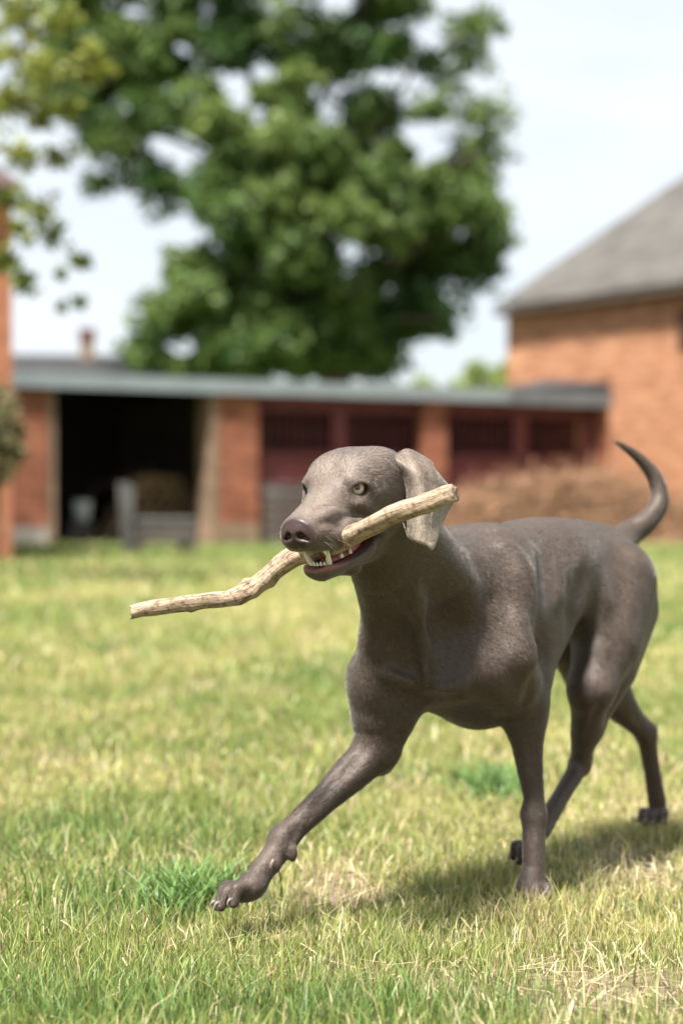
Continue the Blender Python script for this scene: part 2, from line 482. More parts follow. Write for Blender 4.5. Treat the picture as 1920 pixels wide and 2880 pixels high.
# roof: shallow pitch rising to the back
bm = bmesh.new()
vs = [bm.verts.new(p) for p in ((XL, 0.03, EZ + 0.12), (XR, 0.03, EZ + 0.12), (XR, 5.2, EZ + 0.42), (XL, 5.2, EZ + 0.42), (XL, 0.03, EZ + 0.24), (XR, 0.03, EZ + 0.24), (XR, 5.2, EZ + 0.54), (XL, 5.2, EZ + 0.54))]
for f in ((3, 2, 1, 0), (4, 5, 6, 7), (0, 1, 5, 4), (1, 2, 6, 5), (2, 3, 7, 6), (3, 0, 4, 7)): bm.faces.new([vs[i] for i in f])
roof_o = bm_obj('roof', bm, FELT, shed)
xs_split = sx(1430, 0.0)
nf = 7
for i in range(nf):
    a, b_ = XL + (xs_split - XL) * i / nf, XL + (xs_split - XL) * (i + 1) / nf - 0.006
    sbox('fascia_sheet', a, b_, -0.02, 0.022, EZ + 0.02, EZ + 0.235, FASCIA)
sbox('fascia_sheet', xs_split, XR, -0.02, 0.022, EZ - 0.0, EZ + 0.25, plain('dim_reflection_sheet', (0.12, 0.125, 0.13), 0.6, 0.2, 2.0))  # right run darker: its weaker reflection is put into the colour
bm = bmesh.new()
xa = sx(1440, 0.0)
vs = [bm.verts.new(p) for p in ((xa, 0.05, EZ + 0.245), (XR + 0.02, 0.05, EZ + 0.245), (XR + 0.02, 0.05, EZ + 0.43), (xa, 0.4, EZ + 0.27), (XR + 0.02, 2.0, EZ + 0.40), (XR + 0.02, 2.0, EZ + 0.56))]
for f in ((0, 1, 2), (0, 2, 5, 3), (1, 4, 5, 2), (0, 3, 4, 1), (3, 5, 4)): bm.faces.new([vs[i] for i in f])
bm_obj('raised_verge', bm, FELT, shed)
# walls
sbox('back_wall', XL, XR - 0.25, 4.6, 4.85, 0, EZ + 0.36, SHADE_BOARD)
sbox('end_wall', XR - 0.50, XR - 0.25, 0.30, 4.59, 0, EZ + 0.12, BRICK_SHED)
sbox('partition_wall', sx(690), sx(690) + 0.22, 0.56, 4.59, 0, EZ + 0.10, SHADE_BOARD)
def pier(p0, p1, off=0.10, dep=0.45):
    return sbox('brick_pier', sx(p0, off), sx(p1, off), off, off + dep, 0.30, EZ + 0.11, BRICK_SHED)
sbox('brick_pier', XL, sx(134, 0.10), 0.10, 0.55, 0.28, EZ + 0.11, BRICK_SHED)
sbox('plinth', XL, sx(136, 0.08), 0.08, 0.57, 0, 0.278, STONE)
sbox('plaster_jamb', sx(134, 0.10) + 0.002, sx(160, 0.10), 0.13, 0.55, 0.0, EZ + 0.10, PLASTER)
pier(616, 726); sbox('plaster_jamb', sx(592, 0.09), sx(616, 0.09) - 0.002, 0.09, 0.53, 0.0, EZ + 0.105, PLASTER)
sbox('plinth', sx(617, 0.08), sx(728, 0.08), 0.08, 0.56, 0, 0.298, PLASTER)
pier(1190, 1256, 0.10, 0.40); sbox('plinth', sx(1188, 0.08), sx(1258, 0.08), 0.08, 0.52, 0, 0.298, STONE)
pier(1692, 1712, 0.10, 0.35); sbox('plinth', sx(1690, 0.08), sx(1713, 0.08), 0.08, 0.46, 0, 0.298, STONE)
# maroon stable fronts with barred openings
def bay(p0, p1, wins):
    x0, x1 = sx(p0, 0.2) + 0.002, sx(p1, 0.2) - 0.002
    z0, z1 = 1.385, 2.0
    sbox('top_rail', x0, x1, 0.30, 0.40, z1, EZ + 0.10, REDWOOD)
    sbox('sill_rail', x0, x1, 0.285, 0.41, z0 - 0.09, z0, REDWOOD)
    n = max(3, int((x1 - x0) / 0.19)); w = (x1 - x0) / n
    for i in range(n):
        sbox('plank', x0 + i * w + 0.004, x0 + (i + 1) * w - 0.004, 0.32 + 0.004 * (i % 2), 0.36, 0.06, z0 - 0.09, REDWOOD)
    edges = [x0]
    for a, b_ in wins: edges += [sx(a, 0.2), sx(b_, 0.2)]
    edges.append(x1)
    for i in range(0, len(edges), 2):
        if edges[i + 1] - edges[i] > 0.01:
            sbox('post', edges[i], edges[i + 1], 0.292, 0.405, z0 + 0.001, z1 - 0.001, REDWOOD)
    for a, b_ in wins:
        wa, wb = sx(a, 0.2), sx(b_, 0.2)
        bmf = bmesh.new()
        for (fx0, fx1, fz0, fz1) in ((wa - 0.03, wa, z0, z1), (wb, wb + 0.03, z0, z1), (wa - 0.03, wb + 0.03, z1, z1 + 0.03), (wa - 0.03, wb + 0.03, z0 - 0.03, z0)):
            bm_box(bmf, ((fx0 + fx1) / 2, 0.281, (fz0 + fz1) / 2), (fx1 - fx0, 0.016, fz1 - fz0))
        wf_ = bm_obj('window_frame', bmf, REDWOOD, shed)
        k = int((wb - wa) / 0.13)
        for i in range(1, k):
            xx = wa + (wb - wa) * i / k
            sbox('bar', xx - 0.014, xx + 0.014, 0.34, 0.362, z0, z1, REDWOOD, wf_)
        sbox('cross_rail', wa, wb, 0.364, 0.376, (z0 + z1) / 2 - 0.009, (z0 + z1) / 2 + 0.009, IRON, wf_)
bay(728, 1190, [(742, 942), (986, 1176)])
bay(1256, 1692, [(1266, 1452), (1490, 1642)])
sbox('stall_lining', sx(740, 0.5), sx(1680, 0.5), 1.2, 1.25, 0, EZ + 0.1, SHADE_BOARD)
# floor of the open bay and slanting timbers inside
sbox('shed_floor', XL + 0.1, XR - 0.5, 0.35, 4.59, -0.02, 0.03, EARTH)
for (a, za, b_, zb, yy) in ((330, 1.0, 600, 1.75, 3.4), (260, 0.8, 520, 1.45, 3.1), (470, 1.35, 640, 1.5, 2.8)):
    x0, x1 = sx(a, yy), sx(b_, yy)
    L = math.hypot(x1 - x0, zb - za)
    box('timber', ((x0 + x1) / 2, yy, (za + zb) / 2), (L, 0.10, 0.14), DARKWOOD, shed, 0.01, Matrix.Rotation(-math.atan2(zb - za, x1 - x0), 3, 'Y'))

# ---- big barn with corrugated roof
BC = np.array((3.22, 36.0)); be = np.array((0.55, -0.835)); be /= np.linalg.norm(be); bi = np.array((-be[1], be[0]))
BRZ = math.atan2(be[1], be[0])
barn = empty('brick_barn', (BC[0], BC[1], 0), BRZ)
tag(barn, 'tall orange brick barn with a steep grey corrugated roof', 'barn')
BH, BLn, BDp, PIT = 4.32, 15.0, 11.0, 0.60
bm = bmesh.new()
pr = [(0, 0, 0), (0, BDp, 0), (0, BDp, BH), (0, BDp / 2, BH + BDp / 2 * PIT), (0, 0, BH)]
A_ = [bm.verts.new(p) for p in pr]; B_ = [bm.verts.new((BLn, p[1], p[2])) for p in pr]
bm.faces.new(A_[::-1]); bm.faces.new(B_)
for i in (0, 1, 4): bm.faces.new([A_[i], A_[(i + 1) % 5], B_[(i + 1) % 5], B_[i]])
bmesh.ops.recalc_face_normals(bm, faces=bm.faces)
bm_obj('wall', bm, BRICK_BARN, barn)
CORR = plain('fibre_cement_sheet', (0.084, 0.079, 0.073), 0.9, 0.4, 1.6, 0.35, 14)
def corr(y0, z0, y1, z1, x0, x1, per=0.177, amp=0.028):
    n = int((x1 - x0) / per * 8); xs = np.linspace(x0, x1, n + 1)
    w = np.sin((xs - x0) / per * 2 * math.pi) * amp
    Vv = []; rows = 9
    for j in range(rows):
        t_ = j / (rows - 1)
        step = 0.03 * ((t_ * 4) % 1.0)          # lapped courses
        Vv.append(np.stack([xs, np.full(n + 1, y0 + (y1 - y0) * t_), z0 + (z1 - z0) * t_ + w + 0.03 - step * 0.6], 1))
    top = np.concatenate(Vv); bot = top.copy(); bot[:, 2] -= 0.05
    ids = np.arange(rows * (n + 1)).reshape(rows, n + 1)
    f = np.stack([ids[:-1, :-1], ids[:-1, 1:], ids[1:, 1:], ids[1:, :-1]], -1).reshape(-1, 4)
    o2 = rows * (n + 1)
    fr = np.stack([ids[0, :-1], ids[0, :-1] + o2, ids[0, 1:] + o2, ids[0, 1:]], -1)
    sl = np.stack([ids[:-1, 0], ids[1:, 0], ids[1:, 0] + o2, ids[:-1, 0] + o2], -1)
    return np.concatenate([top, bot]), np.concatenate([f, f[:, ::-1] + o2, fr, sl])
oh = 0.17
Vr, Fr = corr(-oh, BH + 0.06 - oh * PIT + 0.1, BDp / 2, BH + 0.06 + BDp / 2 * PIT + 0.1, -0.22, BLn + 0.2)
mesh_np('roof', Vr, Fr, CORR, barn, True)
Vr, Fr = corr(BDp + oh, BH + 0.06 - oh * PIT + 0.1, BDp / 2 + 0.02, BH + 0.06 + BDp / 2 * PIT + 0.1, -0.22, BLn + 0.2)
mesh_np('roof', Vr, Fr[:, ::-1], CORR, barn, True)
box('eaves_board', (BLn / 2, -0.16, BH - 0.07), (BLn, 0.30, 0.10), DARKWOOD, barn)
def btx(px):
    k = (px - 960) / FPX
    return (k * BC[1] - BC[0]) / (be[0] - k * be[1])
sh_ = box('shutter', (btx(1908) + 0.75, -0.03, 3.60), (1.5, 0.06, 0.62), plain('oxide_red_wood', (0.05, 0.02, 0.014), 0.8), barn, 0.01)

# ---- brick house at the left edge
hc = np.array((-3.56, 20.0)); HRZ = math.atan2(0.43, 0.9)
house = empty('brick_house', (hc[0], hc[1], 0), HRZ)
tag(house, 'red-orange brick house corner beside the open shed bay', 'house')
box('wall', (-3.0, 2.0, 2.0), (6.0, 4.0, 4.0), BRICK_HOUSE, house)
bm = bmesh.new()
vs = [bm.verts.new(p) for p in ((-6.3, -0.25, 3.95), (0.08, -0.25, 3.95), (0.08, 4.2, 3.95), (-6.3, 4.2, 3.95), (-6.3, 2.0, 5.6), (-1.2, 2.0, 5.6))]
for f in ((0, 1, 5, 4), (1, 2, 5), (2, 3, 4, 5), (3, 0, 4), (3, 2, 1, 0)): bm.faces.new([vs[i] for i in f])
for v in vs: v.co.z += 0.07
bm_obj('roof', bm, plain('dark_tiles', (0.07, 0.045, 0.04), 0.85, 0.3, 6), house)

# ---- cottage far behind the shed, only its roof and chimney in view
ct = empty('cottage', (-7.4, 46.0, 0), 0.15)
tag(ct, 'far cottage with dark slate roof and small brick chimney behind the shed', 'cottage')
box('wall', (0, 2.2, 1.3), (9.0, 4.0, 2.6), plain('pale_render', (0.5, 0.46, 0.4), 0.9), ct)
bm = bmesh.new()
vs = [bm.verts.new(p) for p in ((-4.9, -0.2, 2.5), (4.9, -0.2, 2.5), (4.9, 4.6, 2.5), (-4.9, 4.6, 2.5), (-4.9, 2.2, 4.30), (4.9, 2.2, 4.30))]
for f in ((0, 1, 5, 4), (1, 2, 5), (2, 3, 4, 5), (3, 0, 4), (3, 2, 1, 0)): bm.faces.new([vs[i] for i in f])
for v in vs: v.co.z += 0.105
croof = bm_obj('roof', bm, plain('slate', (0.028, 0.028, 0.030), 0.7, 0.2, 4), ct)
box('chimney_shaft', (1.10, 2.2, 4.45), (0.34, 0.34, 0.62), PLASTER, croof)
box('chimney_cap', (1.10, 2.2, 4.92), (0.42, 0.42, 0.32), plain('sooty_brick', (0.11, 0.045, 0.035), 0.9), croof)
# ------------------------------------------------------------------ things in the yard
def ground_pt(px, D_): return ((px - 960) / FPX * D_, D_)
# rustic grey seat on the grass before the shed
x_, y_ = ground_pt(455, 22.6)
seat = empty('garden_seat', (x_, y_, 0), 0.25)
tag(seat, 'weathered grey wooden garden seat on the grass before the dark shed bay', 'seat')
for i in range(4):
    box('seat_slat', (0.0, -0.24 + 0.16 * i, 0.42), (0.74, 0.145, 0.045), GREYWOOD, seat, 0.006)
for i in range(3):
    box('back_slat', (-0.40, 0.0, 0.53 + 0.125 * i), (0.045, 0.62, 0.115), GREYWOOD, seat, 0.006, Matrix.Rotation(-0.12, 3, 'Y'))
for sy in (-0.27, 0.27):
    box('back_post', (-0.44, sy, 0.44), (0.06, 0.07, 0.86), GREYWOOD, seat, 0.006, Matrix.Rotation(-0.08, 3, 'Y'))
    box('side_rail', (0.0, sy, 0.33), (0.72, 0.05, 0.12), DIMWOOD, seat, 0.005)
    for sx_ in (-0.31, 0.31):
        box('leg', (sx_, sy, 0.15), (0.10, 0.10, 0.30), DIMWOOD, seat, 0.006)
box('front_board', (0.0, -0.31, 0.22), (0.70, 0.03, 0.16), DIMWOOD, seat, 0.004)
# slatted crate by the maroon boards
x_, y_ = ground_pt(815, 26.2)
crate = empty('slatted_crate', (x_, y_, 0), 0.5)
tag(crate, 'tall dark grey slatted crate against the maroon stable boards', 'crate')
for i in range(6):
    for s_, ax in ((-1, 0), (1, 0), (-1, 1), (1, 1)):
        m_ = GREYWOOD if i == 5 else DIMWOOD
        if ax == 0: box('slat', (0, s_ * 0.26, 0.08 + 0.14 * i), (0.56, 0.022, 0.11), m_, crate, 0.003)
        else: box('slat', (s_ * 0.27, 0, 0.08 + 0.14 * i), (0.022, 0.494, 0.11), m_, crate, 0.003)
for a in (-1, 1):
    for b_ in (-1, 1): box('corner_post', (a * 0.235, b_ * 0.225, 0.43), (0.045, 0.045, 0.86), DIMWOOD, crate, 0.003)
box('lid', (0, 0, 0.875), (0.60, 0.58, 0.025), GREYWOOD, crate, 0.004)
# firewood inside the open bay
LOG = plain('log_bark', (0.17, 0.11, 0.07), 0.9, 0.4, 9, 0.5, 30); LOGE = plain('log_end', (0.26, 0.17, 0.10), 0.85, 0.25, 14)
rl = random.Random(4)
log_me = []
for k in range(4):
    V_, F_ = tube_np([(0, -0.22, 0), (0, -0.1, 0.004), (0, 0.1, -0.004), (0, 0.22, 0)], [1, 1.02, 0.98, 1], 9, 0, lambda i, a, k=k: 1 + 0.10 * math.sin(3 * a + k) + 0.06 * math.sin(2 * a + 2 * k))
    o = faces_obj('firewood_log', V_, F_, LOG, None, False)
    me = o.data; me.materials.append(LOGE)
    for p in me.polygons:
        if len(p.vertices) == 3: p.material_index = 1
    bpy.data.objects.remove(o); log_me.append(me)
row = 0; z_ = 0.10
for row in range(6):
    n_ = 9 - row
    for i in range(n_):
        r_ = rl.uniform(0.075, 0.10)
        o = bpy.data.objects.new('firewood_log', log_me[rl.randrange(4)])
        lx = sx(300, 1.6) + 0.20 * i + 0.10 * row + rl.uniform(-0.01, 0.01); lz = 0.12 + row * 0.165
        w_ = SA + e1 * lx + nb * (1.6 + rl.uniform(-0.04, 0.04))
        o.location = (w_[0], w_[1], lz); o.rotation_euler = (0, 0, SRZ + rl.uniform(-0.05, 0.05))
        o.scale = (r_, 1.0, r_)
        link(o); tag(o, 'brown log in the firewood heap inside the dark open shed bay', 'log', 'firewood heap in the shed')
# pale bucket in the bay
w_ = SA + e1 * sx(232, 1.1) + nb * 1.1
bucket = empty('bucket', (w_[0], w_[1], 0.34))
tag(bucket, 'pale grey bucket on a wooden block inside the dark open shed bay', 'bucket')
V_, F_ = tube_np([(0, 0, 0), (0, 0, 0.10), (0, 0, 0.20), (0, 0, 0.30), (0, 0, 0.305), (0, 0, 0.29), (0, 0, 0.04)], [0.10, 0.115, 0.128, 0.14, 0.15, 0.132, 0.09], 20)
pail = faces_obj('pail', V_, F_, plain('pale_zinc', (0.4, 0.42, 0.43), 0.5, 0.1, 8), bucket)
hq = [(0.14 * math.cos(a), 0.0, 0.30 + 0.12 * math.sin(a)) for a in np.linspace(0, math.pi, 11)]
V_, F_ = tube_np(hq, [0.006] * 11, 6); faces_obj('handle', V_, F_, IRON, pail)
blk = box('wooden_block', (w_[0], w_[1], 0.185), (0.34, 0.34, 0.305), DIMWOOD, None, 0.01)
tag(blk, 'squared dark wooden block under the pale bucket in the shed bay', 'block')
# round clipped shrub on a stem at the house corner
dD = 18.8
c_ = P(-12, 1225, dD)
RSHRUB = (c_, dD)
# brown heap of cut brush by the barn
hx, hy = ground_pt(1560, 27.8)
brush = empty('brush_heap', (hx, hy, 0))
tag(brush, 'long heap of dry tan cut brush in front of the stable and barn', 'brush heap')
def heap_h(x, y):
    q = (x / 2.55) ** 2 + (y / 0.95) ** 2
    lob = 0.95 * np.exp(-((x + 0.9) / 1.0) ** 2 - (y / 0.7) ** 2) + 1.05 * np.exp(-((x - 0.55) / 0.95) ** 2 - (y / 0.7) ** 2) + 0.70 * np.exp(-((x - 1.9) / 0.9) ** 2 - (y / 0.7) ** 2)
    return 0.78 * np.clip(lob, 0, None) * np.clip(1.25 - q, 0, 1)
hg = np.linspace(-2.9, 2.9, 60); hg2 = np.linspace(-1.1, 1.1, 26)
HX, HY_ = np.meshgrid(hg, hg2, indexing='ij'); HZ = heap_h(HX, HY_) * 0.62 + (fbm(HX, HY_, 3.0, 9, 3) - 0.5) * 0.12 * (heap_h(HX, HY_) > 0.02) - 0.03
ids = np.arange(60 * 26).reshape(60, 26)
mesh_np('mound', np.stack([HX.ravel(), HY_.ravel(), HZ.ravel()], 1), np.stack([ids[:-1, :-1], ids[1:, :-1], ids[1:, 1:], ids[:-1, 1:]], -1).reshape(-1, 4), plain('brush_litter', (0.13, 0.075, 0.042), 0.95, 0.5, 5, 0.6, 30), brush, True)
rg = np.random.default_rng(17)
n = 11000
x = rg.uniform(-2.7, 2.7, n); y = rg.uniform(-1.0, 1.0, n); h = heap_h(x, y); k = h > 0.06; x, y, h = x[k], y[k], h[k]; n = len(x)
z = h * rg.uniform(0.55, 1.12, n)
far_ = rg.random(n) < 0.07                      # stalks poking out of the heap
a = rg.uniform(0, 6.283, n); el = np.where(far_, rg.uniform(0.3, 1.2, n), rg.normal(0.12, 0.35, n)); L = rg.uniform(0.25, 1.0, n) * (0.6 + 0.4 * rg.random(n)); w = rg.uniform(0.006, 0.018, n)
d = np.stack([np.cos(a) * np.cos(el), np.sin(a) * np.cos(el), np.sin(el)], 1)
L = np.where(far_, rg.uniform(0.5, 1.1, n), L); z = np.where(far_, h * 1.02, z)
stray = rg.random(n) < 0.06                     # litter round its foot
x = np.where(stray, x * 1.12 + rg.normal(0, 0.25, n), x); y = np.where(stray, -np.abs(y) * 0.6 - 0.75 + rg.normal(0, 0.18, n), y); z = np.where(stray, 0.03, z); el = np.where(stray, 0.03, el)
d = np.stack([np.cos(a) * np.cos(el), np.sin(a) * np.cos(el), np.sin(el)], 1)
c = np.stack([x, y, z], 1)
s1 = np.cross(d, np.array((0, 0, 1.0))); s1 /= np.linalg.norm(s1, axis=1)[:, None] + 1e-9; s2 = np.cross(d, s1)
Vb = []
for e_, wf in ((-0.5, 1.0), (0.5, 0.45)):
    for q in range(3):
        an = 2 * math.pi * q / 3
        Vb.append(c + d * (L * e_)[:, None] + (s1 * math.cos(an) + s2 * math.sin(an)) * (w * wf)[:, None])
Vb = np.stack(Vb, 1).reshape(-1, 3); Vb[:, 2] = np.maximum(Vb[:, 2], 0.005)
i = np.arange(n)[:, None] * 6
Fb = np.concatenate([i + np.array(q) for q in ((0, 1, 4, 3), (1, 2, 5, 4), (2, 0, 3, 5))])
tw = mesh_np('twigs', Vb, Fb, None, brush)
colt = np.array((0.27, 0.155, 0.09)) * rg.uniform(0.3, 1.7, (n, 1)) * np.array((1, 1, 1)) + rg.uniform(0, 0.04, (n, 1)) * np.array((1, 0.7, 0.3))
attr_color(tw.data, 'Col', np.repeat(np.clip(colt, 0, 0.7), 6, axis=0))
m, t, b = new_mat('dry_twig'); at = N(t, 'ShaderNodeAttribute'); at.attribute_name = 'Col'; t.links.new(at.outputs['Color'], b.inputs['Base Color']); b.inputs['Roughness'].default_value = 0.85
tw.data.materials.append(m); tag(tw, kind='stuff')
# ------------------------------------------------------------------ trees
def leaf_mat(name, trans=0.35):
    m, t, b = new_mat(name)
    at = N(t, 'ShaderNodeAttribute'); at.attribute_name = 'Col'
    t.links.new(at.outputs['Color'], b.inputs['Base Color']); b.inputs['Roughness'].default_value = 0.5; b.inputs['Specular IOR Level'].default_value = 0.35
    tr = N(t, 'ShaderNodeBsdfTranslucent'); t.links.new(at.outputs['Color'], tr.inputs['Color'])
    mx = N(t, 'ShaderNodeMixShader'); mx.inputs['Fac'].default_value = trans
    t.links.new(b.outputs[0], mx.inputs[1]); t.links.new(tr.outputs[0], mx.inputs[2])
    t.links.new(mx.outputs[0], t.nodes['Material Output'].inputs['Surface'])
    return m
LEAF = leaf_mat('leaf')
BARK = plain('tree_bark', (0.085, 0.065, 0.05), 0.95, 0.35, 7, 0.7, 25)
def leaves(cl, rg, size, cols, shell=0.45):
    """cl rows: x, y, z, rx, ry, rz, count, tone -> leaf-shaped faces spread through each clump"""
    VV, FF, CC = [], [], []; off = 0
    for x, y, z, rx, ry, rz, cnt, tone in cl:
        n = int(cnt)
        u = rg.normal(0, 1, (n, 3)); u /= np.linalg.norm(u, axis=1)[:, None]
        rad = 1 - (1 - shell) * rg.random(n) ** 1.6
        rad *= 0.78 + 0.35 * np.sin(u[:, 0] * 5 + tone * 9) * np.cos(u[:, 2] * 4 + tone * 5) + rg.normal(0, 0.08, n)
        p = np.array((x, y, z)) + u * rad[:, None] * np.array((rx, ry, rz))
        d = rg.normal(0, 1, (n, 3)) + u * 0.6 + np.array((0, 0, -0.35)); d /= np.linalg.norm(d, axis=1)[:, None]
        s_ = np.cross(d, rg.normal(0, 1, (n, 3))); s_ /= np.linalg.norm(s_, axis=1)[:, None] + 1e-9
        L = size * rg.uniform(0.6, 1.4, n)[:, None]
        q = np.stack([p - d * L * 0.5, p + s_ * L * 0.32, p + d * L * 0.55, p - s_ * L * 0.32], 1).reshape(-1, 3)
        i = np.arange(n)[:, None] * 4 + off
        VV.append(q); FF.append(i + np.array((0, 1, 2, 3))); off += 4 * n
        mixv = np.clip(tone + rg.normal(0, 0.16, n), 0, 1)[:, None]
        c = cols[0] * (1 - mixv) + cols[1] * mixv
        CC.append(np.repeat(np.clip(c * rg.uniform(0.7, 1.3, (n, 1)), 0.004, 0.6), 4, axis=0))
    return np.concatenate(VV), np.concatenate(FF), np.concatenate(CC)
def crown(name, parent, base, cl, seed, size, c0, c1, shell=0.45):
    rg = np.random.default_rng(seed)
    VV, FF, CC = leaves(cl, rg, size, (np.array(c0), np.array(c1)), shell)
    print(name, 'leaves', len(FF))
    o = mesh_np(name, VV - base, FF, LEAF, parent)
    attr_color(o.data, 'Col', CC); tag(o, kind='stuff')
    return o
def limb(name, parent, base, pts, rad, sides=9):
    q = catmull(np.concatenate([np.asarray(pts, float), np.asarray(rad, float)[:, None]], 1), 14)
    V_, F_ = tube_np(q[:, :3] - base, q[:, 3], sides, 0, lambda i, a: 1 + 0.10 * math.sin(3 * a + i) + 0.06 * math.sin(5 * a - 2 * i))
    return faces_obj(name, V_, F_, BARK, parent)

# ---- the big tree behind the shed
TD = 45.0
rt = random.Random(12)
def tp(px, py, d=0.0): return P(px, py, TD + d)
big = []
def clump(px, py, rpx, rpy, dens=1.0, tone=0.4, depth=0.0):  # tone: sunlit yellow and shaded dark masses put into the leaf colour
    sc = TD / FPX
    p = tp(px, py, depth); rx, rz = rpx * sc, rpy * sc
    # break each mass into smaller uneven clumps with gaps
    k = max(1, int(rx * rz * 5.6))
    for i in range(k):
        a = rt.uniform(0, 6.283); r = math.sqrt(rt.random())
        c = p + np.array((math.cos(a) * r * rx * 0.85, rt.uniform(-0.8, 0.8) * rx * 0.7, math.sin(a) * r * rz * 0.85))
        s = rt.uniform(0.50, 1.0)
        big.append((*c, s * 1.05, s, s * 0.72, 640 * dens * s, np.clip(tone + rt.uniform(-0.22, 0.25), 0, 1)))
clump(820, 560, 270, 200, 1.25, 0.50, -1.5); clump(760, 800, 290, 190, 1.3, 0.40, -1.0); clump(900, 940, 270, 140, 1.25, 0.25, 0.5)
clump(640, 960, 190, 130, 1.1, 0.38, -1.2); clump(470, 960, 90, 110, 0.8, 0.45, -0.5); clump(420, 860, 60, 60, 0.6, 0.5)
clump(1120, 560, 230, 150, 1.1, 0.50, -0.6); clump(1330, 520, 110, 130, 0.8, 0.62); clump(1250, 720, 160, 120, 0.85, 0.22, 0.8); clump(1390, 700, 50, 90, 0.45, 0.35)
clump(1090, 380, 190, 100, 0.9, 0.55, 0.2); clump(720, 380, 210, 110, 1.0, 0.66, -1.0); clump(880, 280, 140, 90, 0.9, 0.66, -0.8)
clump(420, 300, 220, 150, 0.95, 0.48); clump(300, 430, 120, 130, 0.7, 0.35); clump(400, 520, 90, 90, 0.5, 0.28); clump(250, 180, 170, 150, 0.85, 0.42); clump(480, 120, 220, 120, 1.0, 0.32, 0.6)
clump(620, 60, 160, 150, 0.8, 0.30); clump(850, 110, 180, 110, 0.75, 0.40); clump(1050, 80, 160, 130, 0.8, 0.30); clump(1010, 210, 150, 90, 0.6, 0.22, 0.6); clump(1270, 130, 100, 70, 0.55, 0.48); clump(1340, 80, 60, 45, 0.5, 0.55)
clump(1200, 230, 90, 70, 0.4, 0.3); clump(1340, 330, 60, 60, 0.5, 0.6); clump(1200, 860, 110, 80, 0.5, 0.2, 0.5); clump(1260, 930, 60, 40, 0.4, 0.2); clump(1100, 1000, 90, 80, 0.7, 0.2)
clump(1080, 850, 150, 130, 0.9, 0.28, 0.6); clump(560, 830, 150, 120, 0.9, 0.4, -0.4); clump(1180, 640, 150, 90, 0.8, 0.4); clump(700, -160, 420, 170, 0.9, 0.45); clump(1100, -120, 220, 160, 0.7, 0.45); clump(250, -60, 220, 130, 0.8, 0.5)
tb = np.array((*tp(930, 1397)[:2], 0.0))
oak = empty('broad_tree', tuple(tb))
tag(oak, 'huge broad-crowned green tree rising behind the shed roof', 'tree')
t0 = tb; t1 = tp(940, 1150); t2 = tp(930, 900, 0.3); t3 = tp(900, 600, 0.5); t4 = tp(860, 250, 0.4)
limb('trunk', oak, tb, [t0 - np.array((0, 0, 0.2)), t1, t2, t3, t4], [0.55, 0.42, 0.36, 0.26, 0.10], 12)
for a, m_, b_, r0 in (((940, 880), (1080, 760), (1280, 620), 0.20), ((930, 800), (760, 640), (560, 420), 0.22), ((915, 700), (700, 480), (330, 250), 0.20), ((900, 560), (1050, 380), (1180, 160), 0.17), ((890, 520), (760, 300), (600, 60), 0.15),
                     ((935, 960), (1100, 900), (1230, 900), 0.13), ((935, 940), (720, 900), (480, 920), 0.15), ((905, 620), (1150, 500), (1360, 430), 0.14), ((870, 330), (980, 120), (1060, -80), 0.12), ((560, 420), (430, 380), (310, 460), 0.09), ((1180, 160), (1260, 130), (1340, 90), 0.07)):
    limb('limb', oak, tb, [tp(*a, 0.4), tp(*m_, -0.2), tp(*b_, -0.4)], [r0, r0 * 0.65, r0 * 0.2])
crown('crown', oak, tb, big, 3, 0.21, (0.036, 0.098, 0.024), (0.180, 0.235, 0.060))

# ---- nearer tree reaching in from the left with yellow-green leaves
ND = 14.5
ltb = np.array((-4.6, 14.6, 0.0))
lt = empty('overhanging_tree', tuple(ltb))
tag(lt, 'near tree with sparse yellow-green leaves reaching in over the brick house', 'tree')
limb('trunk', lt, ltb, [ltb - np.array((0, 0, 0.1)), ltb + np.array((0.05, 0, 1.6)), ltb + np.array((0.2, 0.05, 3.4)), ltb + np.array((0.5, 0.1, 5.6))], [0.20, 0.16, 0.13, 0.07])
lcl = []
def lclump(px, py, r, n, tone, d=0.0):
    p = P(px, py, ND + d); sc = ND / FPX
    lcl.append((*p, r * sc, r * sc * 0.9, r * sc * 0.85, n, tone))
for br in (((-260, 380), (-40, 200), (140, 90), (250, 120)), ((-260, 420), (-60, 330), (60, 300), (190, 270)), ((-270, 560), (-80, 560), (80, 590), (200, 720)), ((-270, 620), (-100, 640), (20, 700), (60, 810)), ((-260, 330), (-80, 60), (40, -40), (160, -120)), ((-260, 450), (-60, 420), (40, 420), (130, 470))):
    pts = [P(*q, ND + 0.1) for q in br]
    limb('branch', lt, ltb, [ltb + np.array((0.3, 0.05, max(2.2, pts[0][2] - 0.5)))] + pts, [0.06, 0.045, 0.030, 0.018, 0.006], 7)
rq = random.Random(7)
for px, py, r, n, tone in ((60, 40, 85, 150, 0.7), (180, 60, 75, 70, 0.62), (250, 180, 90, 130, 0.85), (110, 190, 90, 80, 0.8), (30, 280, 80, 90, 0.8), (120, 330, 70, 60, 0.7), (60, 440, 60, 60, 0.75), (160, 440, 60, 40, 0.6), (20, 150, 60, 40, 0.75), (190, 300, 60, 45, 0.6),
                           (110, 590, 70, 55, 0.5), (60, 650, 60, 35, 0.55), (150, 660, 55, 40, 0.35), (225, 735, 36, 34, 0.35), (170, 770, 30, 16, 0.3), (70, 790, 55, 34, 0.35), (225, 850, 26, 18, 0.25), (20, 740, 50, 40, 0.4), (30, 560, 60, 40, 0.6), (170, 860, 18, 6, 0.3),
                           (-120, 100, 150, 200, 0.7), (-150, 350, 150, 200, 0.7), (-140, 650, 130, 140, 0.5)):
    lclump(px, py, r, n * 2.0, tone, rq.uniform(-0.4, 0.4))
crown('crown', lt, ltb, lcl, 9, 0.085, (0.055, 0.115, 0.022), (0.27, 0.28, 0.055), 0.1)

